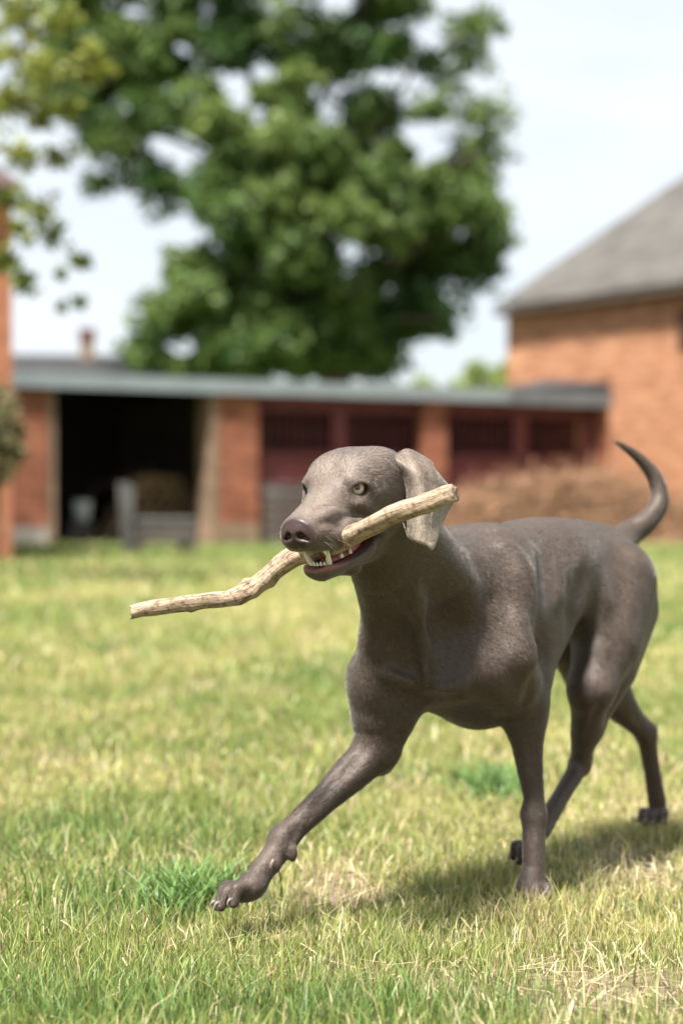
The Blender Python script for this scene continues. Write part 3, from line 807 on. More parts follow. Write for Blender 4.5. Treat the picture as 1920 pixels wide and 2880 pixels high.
# ---- pale trees in the distance right of the big one
for px, top, wpx, lab, tn, D_ in ((1375, 1000, 70, 'small pale green far tree beside the barn corner', 0.75, 62.0), (1210, 1062, 95, 'low pale far tree over the shed roof between big tree and barn', 0.9, 66.0)):
    p0 = P(px, 1397, D_); base_ = np.array((p0[0], p0[1], 0.0)); zt = P(px, top, D_)[2]; rw_ = wpx * D_ / FPX
    ft_ = empty('distant_tree', tuple(base_)); tag(ft_, lab, 'tree')
    limb('trunk', ft_, base_, [base_, base_ + np.array((0.1, 0, zt * 0.5)), base_ + np.array((0, 0, zt * 0.85))], [0.16, 0.12, 0.04])
    cl = []
    for i in range(26):
        a = rq.uniform(0, 6.28); r = math.sqrt(rq.random())
        cl.append((base_[0] + math.cos(a) * r * rw_, base_[1] + rq.uniform(-1, 1) * rw_, zt * (0.45 + 0.5 * rq.random()) , 0.55, 0.55, 0.45, 130, tn + rq.uniform(-0.15, 0.1)))
    crown('crown', ft_, base_, cl, 31 + px, 0.26, (0.08, 0.14, 0.03), (0.30, 0.36, 0.12))

# ---- round shrub on a stem by the house, tan outer leaves over green
c_, dD = RSHRUB
sb_ = np.array((c_[0], c_[1], 0.0))
rsh = empty('round_shrub', tuple(sb_)); tag(rsh, 'round clipped shrub with pale tan outer leaves by the brick house', 'shrub')
limb('stem', rsh, sb_, [sb_, sb_ + np.array((0.02, 0, 0.5)), sb_ + np.array((0, 0, c_[2]))], [0.03, 0.028, 0.02])
sc_ = dD / FPX
cl = [(*c_, 78 * sc_, 78 * sc_, 140 * sc_, 3600, 0.30)]
for i in range(60):
    a = rq.uniform(0, 6.283); e_ = rq.uniform(-1.3, 1.3)
    cl.append((c_[0] + math.cos(a) * math.cos(e_) * 74 * sc_, c_[1] + math.sin(a) * math.cos(e_) * 74 * sc_, c_[2] + math.sin(e_) * 136 * sc_, 0.06, 0.06, 0.06, 60, rq.uniform(0.4, 1.0)))
crown('crown', rsh, sb_, cl, 77, 0.05, (0.10, 0.125, 0.04), (0.36, 0.28, 0.17), 0.7)
# ------------------------------------------------------------------ the dog: one continuous body grown from a smooth-union field
class Field:
    def __init__(s, axes):
        s.ax = axes
        s.F = np.full([len(a) for a in axes], 0.25, np.float32)
    def win(s, lo, hi):
        sl = tuple(slice(max(0, int(np.searchsorted(a, l)) - 1), int(np.searchsorted(a, h)) + 1) for a, l, h in zip(s.ax, lo, hi))
        g = [a[q].astype(np.float32) for a, q in zip(s.ax, sl)]
        return sl, g[0][:, None, None], g[1][None, :, None], g[2][None, None, :]
    def put(s, fn, lo, hi, k, mode='add'):
        pad = k + 0.012 if mode == 'add' else 2.5 * k + 0.02
        sl, X, Y, Z = s.win(np.asarray(lo) - pad, np.asarray(hi) + pad)
        d = fn(X, Y, Z).astype(np.float32)
        a = s.F[sl]
        if mode == 'add':
            h = np.maximum(k - np.abs(a - d), 0) / k
            s.F[sl] = np.minimum(a, d) - h * h * (k * 0.25)
        else:
            d = -d
            h = np.maximum(k - np.abs(a - d), 0) / k
            s.F[sl] = np.maximum(a, d) + h * h * (k * 0.25)
    def ell(s, c, r, M=np.eye(3), k=0.02, mode='add'):
        c = np.asarray(c, float); r = np.asarray(r, float); M = np.asarray(M, float)   # rows of M: axes
        ext = np.sqrt(((M * r[:, None]) ** 2).sum(0))
        def fn(X, Y, Z):
            x, y, z = X - c[0], Y - c[1], Z - c[2]
            k0 = k1 = 0
            for i in range(3):
                q = x * M[i, 0] + y * M[i, 1] + z * M[i, 2]
                k0 = k0 + (q / r[i]) ** 2
                k1 = k1 + (q / r[i] ** 2) ** 2
            k0 = np.sqrt(k0); k1 = np.sqrt(k1)
            return k0 * (k0 - 1) / (k1 + 1e-6)
        s.put(fn, c - ext, c + ext, k, mode)
    def cone(s, a, b, ra, rb, k=0.02, mode='add'):
        s.chain([a, b], [ra, rb], k, mode)
    def chain(s, pts, rad, k=0.02, mode='add'):
        pts = [np.asarray(p, float) for p in pts]
        lo = np.min([p - r for p, r in zip(pts, rad)], 0); hi = np.max([p + r for p, r in zip(pts, rad)], 0)
        def fn(X, Y, Z):
            best = None
            for i in range(len(pts) - 1):
                a, ba = pts[i], pts[i + 1] - pts[i]
                x, y, z = X - a[0], Y - a[1], Z - a[2]
                t = np.clip((x * ba[0] + y * ba[1] + z * ba[2]) / (ba @ ba + 1e-12), 0, 1)
                d = np.sqrt((x - t * ba[0]) ** 2 + (y - t * ba[1]) ** 2 + (z - t * ba[2]) ** 2) - (rad[i] + t * (rad[i + 1] - rad[i]))
                best = d if best is None else np.minimum(best, d)
            return best
        s.put(fn, lo, hi, k, mode)
    def spline(s, pts, rad, n=14, k=0.02, mode='add'):
        q = catmull(np.concatenate([np.asarray(pts, float), np.asarray(rad, float)[:, None]], 1), n)
        s.chain(list(q[:, :3]), list(q[:, 3]), k, mode)
    def etube(s, O, A, B, C, sec, k=0.02, n=2.0):
        """tube along axis A from O, section half-widths along B and C; sec rows: t, offB, offC, hB, hC"""
        sec = np.asarray(sec, float)
        tt = np.linspace(sec[0, 0], sec[-1, 0], 200)
        q = catmull(sec, 200)
        q = np.stack([np.interp(tt, q[:, 0], q[:, i]) for i in range(5)], 1)
        corners = []
        for r in q[::8]:
            for sb in (-1, 1):
                for sc in (-1, 1):
                    corners.append(O + A * r[0] + B * (r[1] + sb * r[3]) + C * (r[2] + sc * r[4]))
        corners = np.array(corners)
        def fn(X, Y, Z):
            x, y, z = X - O[0], Y - O[1], Z - O[2]
            t = x * A[0] + y * A[1] + z * A[2]
            b = x * B[0] + y * B[1] + z * B[2]
            c = x * C[0] + y * C[1] + z * C[2]
            tc = np.clip(t, tt[0], tt[-1])
            f = ((tc - tt[0]) * (199.0 / (tt[-1] - tt[0]))).astype(np.float32)
            i = np.minimum(f.astype(np.int32), 198); f = f - i
            def g(j):
                v = q[:, j].astype(np.float32)
                return v[i] * (1 - f) + v[i + 1] * f
            hB, hC = g(3), g(4)
            bb = (b - g(1)); cc = (c - g(2))
            k0 = np.sqrt((bb / hB) ** 2 + (cc / hC) ** 2) + 1e-6
            k1 = np.sqrt((bb / hB ** 2) ** 2 + (cc / hC ** 2) ** 2) + 1e-6
            d = k0 * (k0 - 1) / k1
            e = np.abs(t - tc)
            return np.where(e > 0, np.sqrt(np.maximum(d, 0) ** 2 + e ** 2) + np.minimum(d, 0) * (e <= 0), d)
        s.put(fn, corners.min(0), corners.max(0), k)
    def surf(s, px, py, d0=2.5, d1=4.0):
        ds = np.arange(d0, d1, 0.003)
        pts = np.stack([(px - 960.0) / FPX * ds, ds, CAMZ - (py - HOR) / FPX * ds], 1)
        ix = [np.clip(np.searchsorted(a, pts[:, i]), 0, len(a) - 1) for i, a in enumerate(s.ax)]
        hit = np.argwhere(s.F[ix[0], ix[1], ix[2]] < 0.001)
        return pts[hit[0, 0]] if len(hit) else None
    def groove(s, pix, w, amp):
        pts = [q for q in (s.surf(*p) for p in pix) if q is not None]
        if len(pts) > 1: s.stroke(np.array(pts), w, amp * 2.1)
    def stroke(s, pts, w, amp, n=24):
        """sculpt stroke: positive amp digs a crease, negative raises a ridge"""
        pts = catmull(pts, n) if len(pts) > 2 else np.linspace(pts[0], pts[1], n)
        amps = amp * np.clip(np.minimum(np.arange(n), np.arange(n)[::-1]) / (0.22 * n), 0, 1)
        lo, hi = pts.min(0) - 3 * w, pts.max(0) + 3 * w
        sl, X, Y, Z = s.win(lo, hi)
        best = None
        for p, am in zip(pts, amps):
            g = am * np.exp(-((X - p[0]) ** 2 + (Y - p[1]) ** 2 + (Z - p[2]) ** 2) / (w * w))
            best = g if best is None else (np.maximum(best, g) if amp > 0 else np.minimum(best, g))
        s.F[sl] += best.astype(np.float32)

def surface_nets(F, ax):
    S = F < 0
    cnt = np.zeros([n - 1 for n in F.shape], np.int8)
    for i in (0, 1):
        for j in (0, 1):
            for k in (0, 1):
                cnt += S[i:F.shape[0] - 1 + i, j:F.shape[1] - 1 + j, k:F.shape[2] - 1 + k]
    act = np.argwhere((cnt > 0) & (cnt < 8))
    I = np.full(cnt.shape, -1, np.int32)
    I[act[:, 0], act[:, 1], act[:, 2]] = np.arange(len(act))
    acc = np.zeros((len(act), 3)); num = np.zeros(len(act))
    co = [(i, j, k) for i in (0, 1) for j in (0, 1) for k in (0, 1)]
    vals = {c: F[act[:, 0] + c[0], act[:, 1] + c[1], act[:, 2] + c[2]].astype(float) for c in co}
    pos = {c: np.stack([ax[d][act[:, d] + c[d]] for d in range(3)], 1) for c in co}
    for c in co:
        for d in range(3):
            if c[d] == 0:
                e = list(c); e[d] = 1; e = tuple(e)
                m = (vals[c] < 0) != (vals[e] < 0)
                t = vals[c][m] / (vals[c][m] - vals[e][m])
                acc[m] += pos[c][m] + (pos[e][m] - pos[c][m]) * t[:, None]
                num[m] += 1
    V = acc / num[:, None]
    quads = []
    for d in range(3):
        a, b = [(1, 2), (2, 0), (0, 1)][d]
        s0 = [slice(None)] * 3; s1 = [slice(None)] * 3
        s0[d] = slice(0, -1); s1[d] = slice(1, None)
        E = np.argwhere(S[tuple(s0)] != S[tuple(s1)])
        ok = (E[:, a] > 0) & (E[:, b] > 0) & (E[:, a] < F.shape[a] - 1) & (E[:, b] < F.shape[b] - 1)
        E = E[ok]
        inside = S[E[:, 0], E[:, 1], E[:, 2]]
        def cell(da, db):
            q = E.copy(); q[:, a] += da; q[:, b] += db
            return I[q[:, 0], q[:, 1], q[:, 2]]
        Q = np.stack([cell(-1, -1), cell(0, -1), cell(0, 0), cell(-1, 0)], 1)
        Q[~inside] = Q[~inside][:, ::-1]
        quads.append(Q)
    return V, np.concatenate(quads)

def axis_np(lo, hi, flo, fhi, coarse, fine):
    return np.unique(np.round(np.concatenate([np.arange(lo, flo, coarse), np.arange(flo, fhi, fine), np.arange(fhi, hi, coarse)]), 6))

# body frame: u runs back from the shoulder, l to the dog's left, z up
SH = np.array((0.232, 3.2, 0.0))
_th = math.radians(54)
BU = np.array((math.cos(_th), math.sin(_th), 0)); BL = np.array((math.sin(_th), -math.cos(_th), 0)); BZ = np.array((0, 0, 1.0))
def Bd(u, l, z): return SH + BU * u + BL * l + BZ * z
BM = np.stack([BU, BL, BZ])
def tilt(M, axis, deg):
    a = math.radians(deg); ax = M[axis]
    R = np.array(Matrix.Rotation(a, 3, Vector(ax)))
    return M @ R.T
# head frame: forward, left, up
HY, HP, HR = math.radians(32), math.radians(13), math.radians(0)
HO = P(940, 1374, 2.755)
_f0 = np.array((-math.sin(HY), -math.cos(HY), 0)); HL = np.array((math.cos(HY), -math.sin(HY), 0))
HF = _f0 * math.cos(HP) - BZ * math.sin(HP)
HU = np.cross(HF, HL)
HM = np.stack([HF, HL, HU])
def Hd(f, l, u): return HO + HF * f + HL * l + HU * u
def to_head(V): return (V - HO) @ HM.T

def build_dog_field():
    ax = [axis_np(-0.24, 0.78, -0.12, 0.17, 0.0044, 0.0022), axis_np(2.56, 3.96, 2.58, 2.92, 0.0044, 0.0022), axis_np(-0.01, 0.84, 0.565, 0.795, 0.0044, 0.0022)]
    D = Field(ax)
    # ---- trunk
    O = SH.copy()
    D.etube(O, BU, BL, BZ, [
        (-0.160, 0, 0.450, 0.045, 0.055), (-0.13, 0, 0.452, 0.080, 0.100), (-0.07, 0, 0.462, 0.102, 0.146), (0.0, 0, 0.468, 0.108, 0.174), (0.08, 0, 0.478, 0.112, 0.175),
        (0.15, 0, 0.512, 0.112, 0.149), (0.22, 0, 0.552, 0.108, 0.113), (0.29, 0, 0.560, 0.096, 0.103),
        (0.37, 0, 0.560, 0.086, 0.098), (0.44, 0, 0.558, 0.082, 0.094), (0.49, 0, 0.550, 0.070, 0.092), (0.52, 0, 0.537, 0.048, 0.070)], k=0.03)
    # ---- neck
    D.spline([Bd(0.0, 0.005, 0.535), Bd(-0.10, 0.01, 0.543), Bd(-0.21, 0.03, 0.572), Hd(-0.115, 0.0, -0.040)], [0.108, 0.098, 0.082, 0.060], 16, 0.05)
    D.spline([Bd(-0.13, 0.0, 0.455), Bd(-0.20, 0.005, 0.49), Bd(-0.27, 0.02, 0.535), Hd(-0.085, 0, -0.075)], [0.068, 0.056, 0.046, 0.034], 14, 0.05)
    D.spline([Hd(-0.10, -0.02, -0.06), P(1082, 1690, 2.99), P(1076, 1800, 3.04), P(1080, 1900, 3.07)], [0.036, 0.038, 0.044, 0.048], 12, 0.04)
    # ---- shoulders and upper arms
    for sgn, shj, elb in ((1, Bd(-0.075, 0.088, 0.425), Bd(0.030, 0.080, 0.345)), (-1, P(1080, 1920, 3.10), P(1068, 2100, 3.10))):
        wi = Bd(0.02 if sgn > 0 else -0.02, sgn * 0.045, 0.600)
        D.chain([wi, (wi + shj) / 2 + BL * sgn * 0.012, shj], [0.036, 0.058, 0.056], 0.05)          # blade
        D.chain([shj, (shj + elb) / 2, elb], [0.058, 0.054, 0.038], 0.03)                              # upper arm
        D.chain([wi + BU * 0.07 - BZ * 0.09, elb + BU * 0.02 + BZ * 0.05], [0.050, 0.036], 0.045)       # triceps
    # pectorals
    D.ell(Bd(-0.150, 0.040, 0.420), (0.042, 0.052, 0.058), BM, 0.045)
    D.ell(Bd(-0.150, -0.040, 0.420), (0.042, 0.052, 0.058), BM, 0.045)
    # ---- left foreleg (standing)
    e = P(1476, 2030, 3.18)
    w = P(1500, 2290, 3.17)
    el = P(1512, 1990, 3.21)
    D.chain([el, e], [0.020, 0.030], 0.02)
    D.chain([e + BZ * 0.03, e, e * 0.6 + w * 0.4, w + BZ * 0.03, w], [0.037, 0.036, 0.027, 0.0205, 0.0225], 0.025)
    ft = P(1500, 2440, 3.15)
    D.chain([w, ft, ft - BZ * 0.03 - BU * 0.012], [0.0225, 0.0225, 0.027], 0.015)
    paw(D, ft - BZ * 0.036 + BU * 0.008, -BU * 0.9 + BL * 0.35, 0.92, curl=0.0)
    # ---- right foreleg (reaching)
    e = P(1050, 2115, 3.10); w = P(797, 2357, 2.985)
    D.chain([P(1068, 2150, 3.11), e, e * 0.75 + w * 0.25, e * 0.45 + w * 0.55, w], [0.021, 0.037, 0.034, 0.0265, 0.0225], 0.025)
    w2 = P(775, 2400, 2.972)
    m = P(708, 2488, 2.93)
    D.chain([w, w2, m], [0.0225, 0.0235, 0.0225], 0.02)
    D.ell(P(824, 2400, 2.965), (0.010, 0.010, 0.018), BM, 0.012)          # stopper pad
    D.ell(P(779, 2432, 2.95), (0.009, 0.009, 0.013), BM, 0.008)           # dewclaw root
    # ---- pelvis and thighs
    hipL, hipR = Bd(0.405, 0.066, 0.515), Bd(0.405, -0.066, 0.515)
    stL, hkL = P(1662, 1935, 3.36), P(1630, 2150, 3.46)
    stR, hkR = P(1655, 1905, 3.64), P(1815, 2066, 3.75)
    for sgn, hip, st, hk in ((1, hipL, stL, hkL), (-1, hipR, stR, hkR)):
        D.chain([hip + BZ * 0.03, (hip + st) / 2 + BZ * 0.0, st], [0.072, 0.068, 0.042], 0.04)
        back = hip + BU * 0.052 - BZ * 0.035 - BL * sgn * 0.01
        mid = (st + hk) / 2 + BU * 0.02
        D.chain([back, back * 0.5 + mid * 0.5, mid], [0.060, 0.054, 0.025], 0.05)                 # hamstring
        D.chain([st, st * 0.55 + hk * 0.45, hk], [0.040, 0.030, 0.0205], 0.03)                     # lower leg
        heel = hk + BU * 0.026 + BZ * 0.010 if sgn > 0 else P(1832, 2052, 3.77)
        D.chain([mid + BU * 0.012, heel], [0.016, 0.0105], 0.02)                                  # achilles
        D.chain([hk, heel], [0.018, 0.0125], 0.012)
    # left hind foot swinging
    pL = P(1520, 2335, 3.31)
    D.chain([hkL, hkL * 0.5 + pL * 0.5, pL], [0.0205, 0.0185, 0.021], 0.014)
    paw(D, P(1500, 2366, 3.285), -BU * 0.85 - BZ * 0.5, 0.92, curl=0.2)
    # right hind foot pushing off
    pR = P(1846, 2252, 3.79)
    D.chain([hkR, hkR * 0.45 + pR * 0.55, pR], [0.022, 0.0195, 0.022], 0.014)
    paw(D, pR - BZ * 0.022 + BU * 0.012, -BU * 0.75 - BZ * 0.25, 0.95, curl=0.0)
    # right fore paw, toes reaching forward
    paw(D, m, P(590, 2548, 2.90) - m, 1.06, curl=0.05, roll=8, long=1.18)
    # ---- croup, belly fold, tail
    D.spline([Bd(0.47, 0, 0.585), P(1760, 1508, 3.66), P(1810, 1473, 3.68), P(1846, 1430, 3.70), P(1853, 1388, 3.71), P(1838, 1340, 3.71), P(1800, 1293, 3.70), P(1752, 1256, 3.69), P(1704, 1232, 3.68)],
             [0.040, 0.031, 0.0255, 0.0225, 0.0205, 0.0180, 0.0140, 0.0095, 0.0040], 40, 0.022)
    D.ell(Bd(0.32, 0.074, 0.50), (0.06, 0.02, 0.045), tilt(BM, 1, -35), 0.035)   # flank fold
    D.ell(Bd(0.32, -0.074, 0.50), (0.06, 0.02, 0.045), tilt(BM, 1, -35), 0.035)
    # ---- muscle lines
    vw = np.array((0, -1.0, 0))
    D.chain([D.surf(1248, 1690) + vw * 0.020, D.surf(1266, 1780) + vw * 0.036, D.surf(1282, 1870) + vw * 0.030], [0.012, 0.042, 0.026], 0.060, 'sub')
    D.chain([D.surf(1088, 1720) + vw * 0.018, D.surf(1106, 1800) + vw * 0.024, D.surf(1135, 1865) + vw * 0.020], [0.008, 0.025, 0.014], 0.045, 'sub')
    D.groove([(1080, 1690), (1105, 1770), (1135, 1840)], 0.020, 0.010)          # jugular groove
    D.groove([(1165, 1640), (1180, 1720), (1195, 1810), (1197, 1900)], 0.013, -0.007)   # strap of the throat
    D.groove([(1245, 1700), (1255, 1780), (1275, 1850)], 0.032, 0.006)          # hollow before the shoulder
    D.groove([(1196, 1870), (1198, 1935)], 0.007, -0.005)
    D.groove([(1075, 1890), (1125, 1912), (1175, 1930)], 0.011, -0.0055)
    D.groove([(1320, 1905), (1270, 1935), (1215, 1935)], 0.011, -0.0055)
    D.groove([(1085, 1945), (1140, 1968), (1200, 1980), (1290, 1965)], 0.018, 0.007)
    D.groove([(1390, 1525), (1445, 1565), (1485, 1640)], 0.022, -0.008)         # blade ridge
    D.groove([(1525, 1560), (1535, 1650), (1530, 1750), (1518, 1840)], 0.026, 0.008)    # behind the shoulder
    D.groove([(1330, 1560), (1370, 1640), (1390, 1720)], 0.026, 0.005)          # neck before the blade
    D.groove([(1450, 1700), (1480, 1800), (1502, 1880)], 0.02, -0.006)
    D.groove([(1390, 1760), (1435, 1860), (1462, 1950)], 0.018, 0.006)
    D.groove([(1500, 1900), (1487, 1960), (1470, 2000)], 0.010, 0.005)
    for i in range(4):
        D.groove([(1560 + 22 * i, 1540 + 8 * i), (1566 + 20 * i, 1640), (1560 + 16 * i, 1720)], 0.010, -0.0028)
    D.groove([(1660, 1600), (1625, 1680), (1602, 1760)], 0.026, 0.008)          # thigh front
    D.groove([(1700, 1640), (1680, 1760), (1660, 1860)], 0.03, -0.006)
    D.groove([(1690, 1960), (1665, 2040), (1645, 2100)], 0.008, 0.004)          # achilles hollow
    D.groove([(1785, 2010), (1810, 2040)], 0.008, 0.004)
    D.groove([(1030, 2085), (1000, 2140), (930, 2210), (870, 2290)], 0.010, 0.0045)      # forearm
    D.groove([(840, 2330), (825, 2370)], 0.008, 0.004)
    D.groove([(1507, 2060), (1512, 2160), (1515, 2300)], 0.008, 0.003)
    return D

PAWS = []
def paw(D, c, fwd, s, curl=0.0, roll=0.0, long=1.0):
    """four toes and a main pad at c, toes pointing along fwd"""
    f = np.asarray(fwd, float); f = f / np.linalg.norm(f)
    side = np.cross(f, BZ); side /= np.linalg.norm(side)
    up = np.cross(side, f)
    if roll:
        R = np.array(Matrix.Rotation(math.radians(roll), 3, Vector(f)))
        side = R @ side; up = R @ up
    D.ell(c + f * 0.008 * s - up * 0.004 * s, np.array((0.030, 0.026, 0.019)) * s, np.stack([f, side, up]), 0.016)
    for i, (q, ln) in enumerate(((-1.5, 0.026), (-0.5, 0.038), (0.5, 0.038), (1.5, 0.026))):
        ln *= long
        b = c + side * q * 0.0118 * s + f * 0.014 * s + up * 0.004 * s
        k = b + f * ln * 0.55 * s + side * q * 0.0050 * s + up * 0.006 * s
        t = b + f * ln * s + side * q * 0.0070 * s - up * (0.010 + 0.02 * curl) * s
        D.chain([b, k, t], [0.0110 * s, 0.0122 * s, 0.0108 * s], 0.004)
        PAWS.append((t, f, side, up, s, q))
def head_field(D):
    # skull and upper muzzle, one tube: forward, (left, up) offsets, half-widths
    D.etube(HO, HF, HL, HU, [
        (-0.150, 0, -0.022, 0.036, 0.038), (-0.125, 0, -0.014, 0.050, 0.046), (-0.09, 0, -0.013, 0.060, 0.050), (-0.055, 0, -0.013, 0.063, 0.050),
        (-0.02, 0, -0.012, 0.055, 0.051), (0.012, 0, -0.021, 0.0405, 0.043), (0.045, 0, -0.033, 0.0375, 0.036),
        (0.080, 0, -0.040, 0.037, 0.030), (0.103, 0, -0.042, 0.034, 0.026), (0.114, 0, -0.042, 0.027, 0.022)], k=0.03)
    for s in (-1, 1):
        D.ell(Hd(-0.052, s * 0.028, 0.021), (0.040, 0.027, 0.0175), HM, 0.035)
        D.ell(Hd(-0.082, s * 0.030, 0.013), (0.042, 0.027, 0.020), HM, 0.025)             # frontal boss
        D.ell(Hd(-0.055, s * 0.045, -0.030), (0.050, 0.022, 0.036), HM, 0.03)           # cheek muscle
        D.ell(Hd(-0.012, s * 0.047, -0.020), (0.024, 0.010, 0.010), HM, 0.016)          # zygomatic
        D.chain([Hd(0.095, s * 0.018, -0.056), Hd(0.060, s * 0.030, -0.063), Hd(0.020, s * 0.037, -0.062), Hd(-0.015, s * 0.041, -0.056)],
                [0.014, 0.015, 0.014, 0.012], 0.016)                                     # upper lip
        D.ell(Hd(-0.005, s * 0.0435, 0.001), (0.0175, 0.016, 0.014), HM, 0.008)          # eyelid mound
    for s in (-1, 1):
        D.ell(Hd(-0.010, s * 0.033, 0.015), (0.020, 0.011, 0.010), HM, 0.020)             # soft upper lid and brow
    D.ell(Hd(0.104, 0, -0.042), (0.020, 0.0235, 0.021), tilt(HM, 1, 8), 0.010)             # nose base
    # lower jaw
    JT, JB = Hd(0.074, 0, -0.102), Hd(-0.055, 0, -0.062)
    for s in (-1, 1):
        D.chain([Hd(0.070, s * 0.011, -0.104), Hd(0.030, s * 0.024, -0.103), Hd(-0.02, s * 0.034, -0.091), Hd(-0.06, s * 0.040, -0.066)],
                [0.0125, 0.0125, 0.015, 0.022], 0.014)
    D.chain([Hd(0.060, 0, -0.112), Hd(0.01, 0, -0.112), Hd(-0.05, 0, -0.095)], [0.012, 0.018, 0.034], 0.02)
    D.ell(Hd(0.000, 0.016, -0.122), (0.012, 0.011, 0.010), HM, 0.014)                       # chin wart
    # mouth opening
    J = HM
    D.ell(Hd(0.032, 0, -0.085), (0.070, 0.026, 0.0155), tilt(HM, 1, 9), 0.006, 'sub')
    D.ell(Hd(0.013, 0, -0.0835), (0.058, 0.075, 0.0165), tilt(HM, 1, 9), 0.008, 'sub')
    D.spline([P(940, 1528, 2.700), P(952, 1503, 2.698), P(975, 1484, 2.704), P(1010, 1468, 2.722)], [0.006, 0.0085, 0.0085, 0.006], 10, 0.012)   # lip drawn over the stick
    # nostrils
    for s in (-1, 1):
        D.ell(Hd(0.121, s * 0.0095, -0.043), (0.010, 0.0052, 0.0050), HM, 0.004, 'sub')
        D.chain([Hd(0.119, s * 0.012, -0.045), Hd(0.112, s * 0.021, -0.050)], [0.003, 0.002], 0.004, 'sub')
    D.stroke([Hd(0.126, 0, -0.040), Hd(0.124, 0, -0.056), Hd(0.112, 0, -0.068)], 0.0028, 0.003)
    # eye openings
    for s in (-1, 1):
        e = Hd(0.0035, s * 0.0475, 0.0002)
        a = HF * 0.80 - HL * s * 0.60; a /= np.linalg.norm(a)
        n = HF * 0.60 + HL * s * 0.80; n /= np.linalg.norm(n)
        D.ell(e, (0.0118, 0.017, 0.0087), tilt(np.stack([a, n, HU]), 1, 0), 0.004, 'sub')
    # wrinkles drawn up over the muzzle, furrow of the forehead, lines beside the mouth
    D.stroke([Hd(0.02, 0, 0.03), Hd(-0.03, 0, 0.045), Hd(-0.08, 0, 0.048)], 0.010, 0.003)
    D.groove([(985, 1440), (1030, 1452), (1075, 1448)], 0.006, 0.0025)
    D.groove([(965, 1462), (1010, 1470), (1060, 1470)], 0.005, -0.0022)
    D.groove([(900, 1452), (940, 1440), (985, 1450)], 0.006, -0.0022)
    D.groove([(890, 1475), (930, 1470), (970, 1482)], 0.006, 0.0022)
    D.groove([(875, 1440), (905, 1425), (940, 1430)], 0.005, 0.0018)
    D.groove([(1058, 1500), (1066, 1530), (1050, 1565)], 0.006, 0.003)
    D.groove([(1020, 1400), (1060, 1415), (1095, 1440)], 0.012, 0.003)
D = build_dog_field()
head_field(D)
dog = empty('dog', tuple(SH))
tag(dog, 'silver-grey short-haired dog trotting over the grass with a stick in its mouth', 'dog')
_hy = ((D.ax[0][:, None] - HO[0]) ** 2 + (D.ax[1][None, :] - HO[1]) ** 2) > 0.16 ** 2
D.F += (0.0035 * _hy[:, :, None]).astype(np.float32)          # leave room for the coat
V, Q = surface_nets(D.F, D.ax)
NV = len(V)

# --- colours of the skin and coat, with light on the crown added
COAT = np.array((0.077, 0.0555, 0.0435))
rng = np.random.default_rng(5)
hv = to_head(V)
colr = np.tile(COAT, (NV, 1)); wet = np.zeros(NV)
def ellmask(c, r, soft=0.12):
    q = np.sqrt((((hv - np.array(c)) / np.array(r)) ** 2).sum(1))
    return np.clip((1 + soft - q) / (2 * soft), 0, 1)
def paint(mask, c, w=None):
    global colr, wet
    colr = colr * (1 - mask[:, None]) + np.array(c) * mask[:, None]
    if w is not None: wet = wet * (1 - mask) + w * mask
paint(ellmask((-0.05, 0, 0.0), (0.20, 0.12, 0.11), 0.3) * 0.6, (0.125, 0.094, 0.075))
paint(ellmask((-0.05, 0, 0.045), (0.11, 0.085, 0.035), 0.4) * 0.50, (0.19, 0.150, 0.126))        # silvery crown, its sunlit brightness put into the colour
paint(ellmask((0.06, 0, -0.01), (0.06, 0.03, 0.02), 0.4) * 0.5, (0.19, 0.150, 0.122))           # bridge of the muzzle
m_in = np.maximum(ellmask((0.032, 0, -0.086), (0.064, 0.030, 0.021), 0.10), ellmask((0.010, 0, -0.084), (0.057, 0.040, 0.020), 0.10))
paint(m_in, (0.24, 0.055, 0.052), 1.0)                                                            # mouth lining
m_lip = np.clip(np.maximum(ellmask((0.034, 0, -0.092), (0.072, 0.040, 0.019), 0.12), 0) - m_in, 0, 1)
paint(m_lip * 0.8, (0.075, 0.032, 0.028), 0.75)
low = np.clip((hv[:, 0] - 0.02) / 0.02, 0, 1) * ellmask((0.052, 0, -0.0985), (0.045, 0.034, 0.011), 0.25) * (1 - m_in)
paint(low, (0.24, 0.085, 0.075), 0.8)                                                              # lower lip
_tip = np.clip((0.12 - np.linalg.norm(V - P(1704, 1232, 3.68), axis=1)) / 0.06, 0, 1)
paint(_tip * 0.6, (0.032, 0.022, 0.017))
m_nose = ellmask((0.112, 0, -0.041), (0.021, 0.030, 0.0235), 0.10)
paint(m_nose, (0.040, 0.022, 0.021), 0.75)
for s_ in (-1, 1):
    paint(ellmask((0.0005, s_ * 0.047, 0.000), (0.0155, 0.011, 0.0095), 0.25), (0.022, 0.014, 0.011), 0.3)   # eye rims
    paint(ellmask((0.06, s_ * 0.034, -0.062), (0.045, 0.016, 0.022), 0.5) * 0.35 * (1 - wet), (0.045, 0.031, 0.023))
for (t, f, side, up, s_, q) in PAWS:
    d = np.linalg.norm(V - (t - up * 0.006 * s_), axis=1)
    below = np.clip(((t - V) @ up) / (0.006 * s_), 0, 1)
    paint(np.clip((0.017 * s_ - d) / 0.004, 0, 1) * below, (0.035, 0.025, 0.022), 0.5)

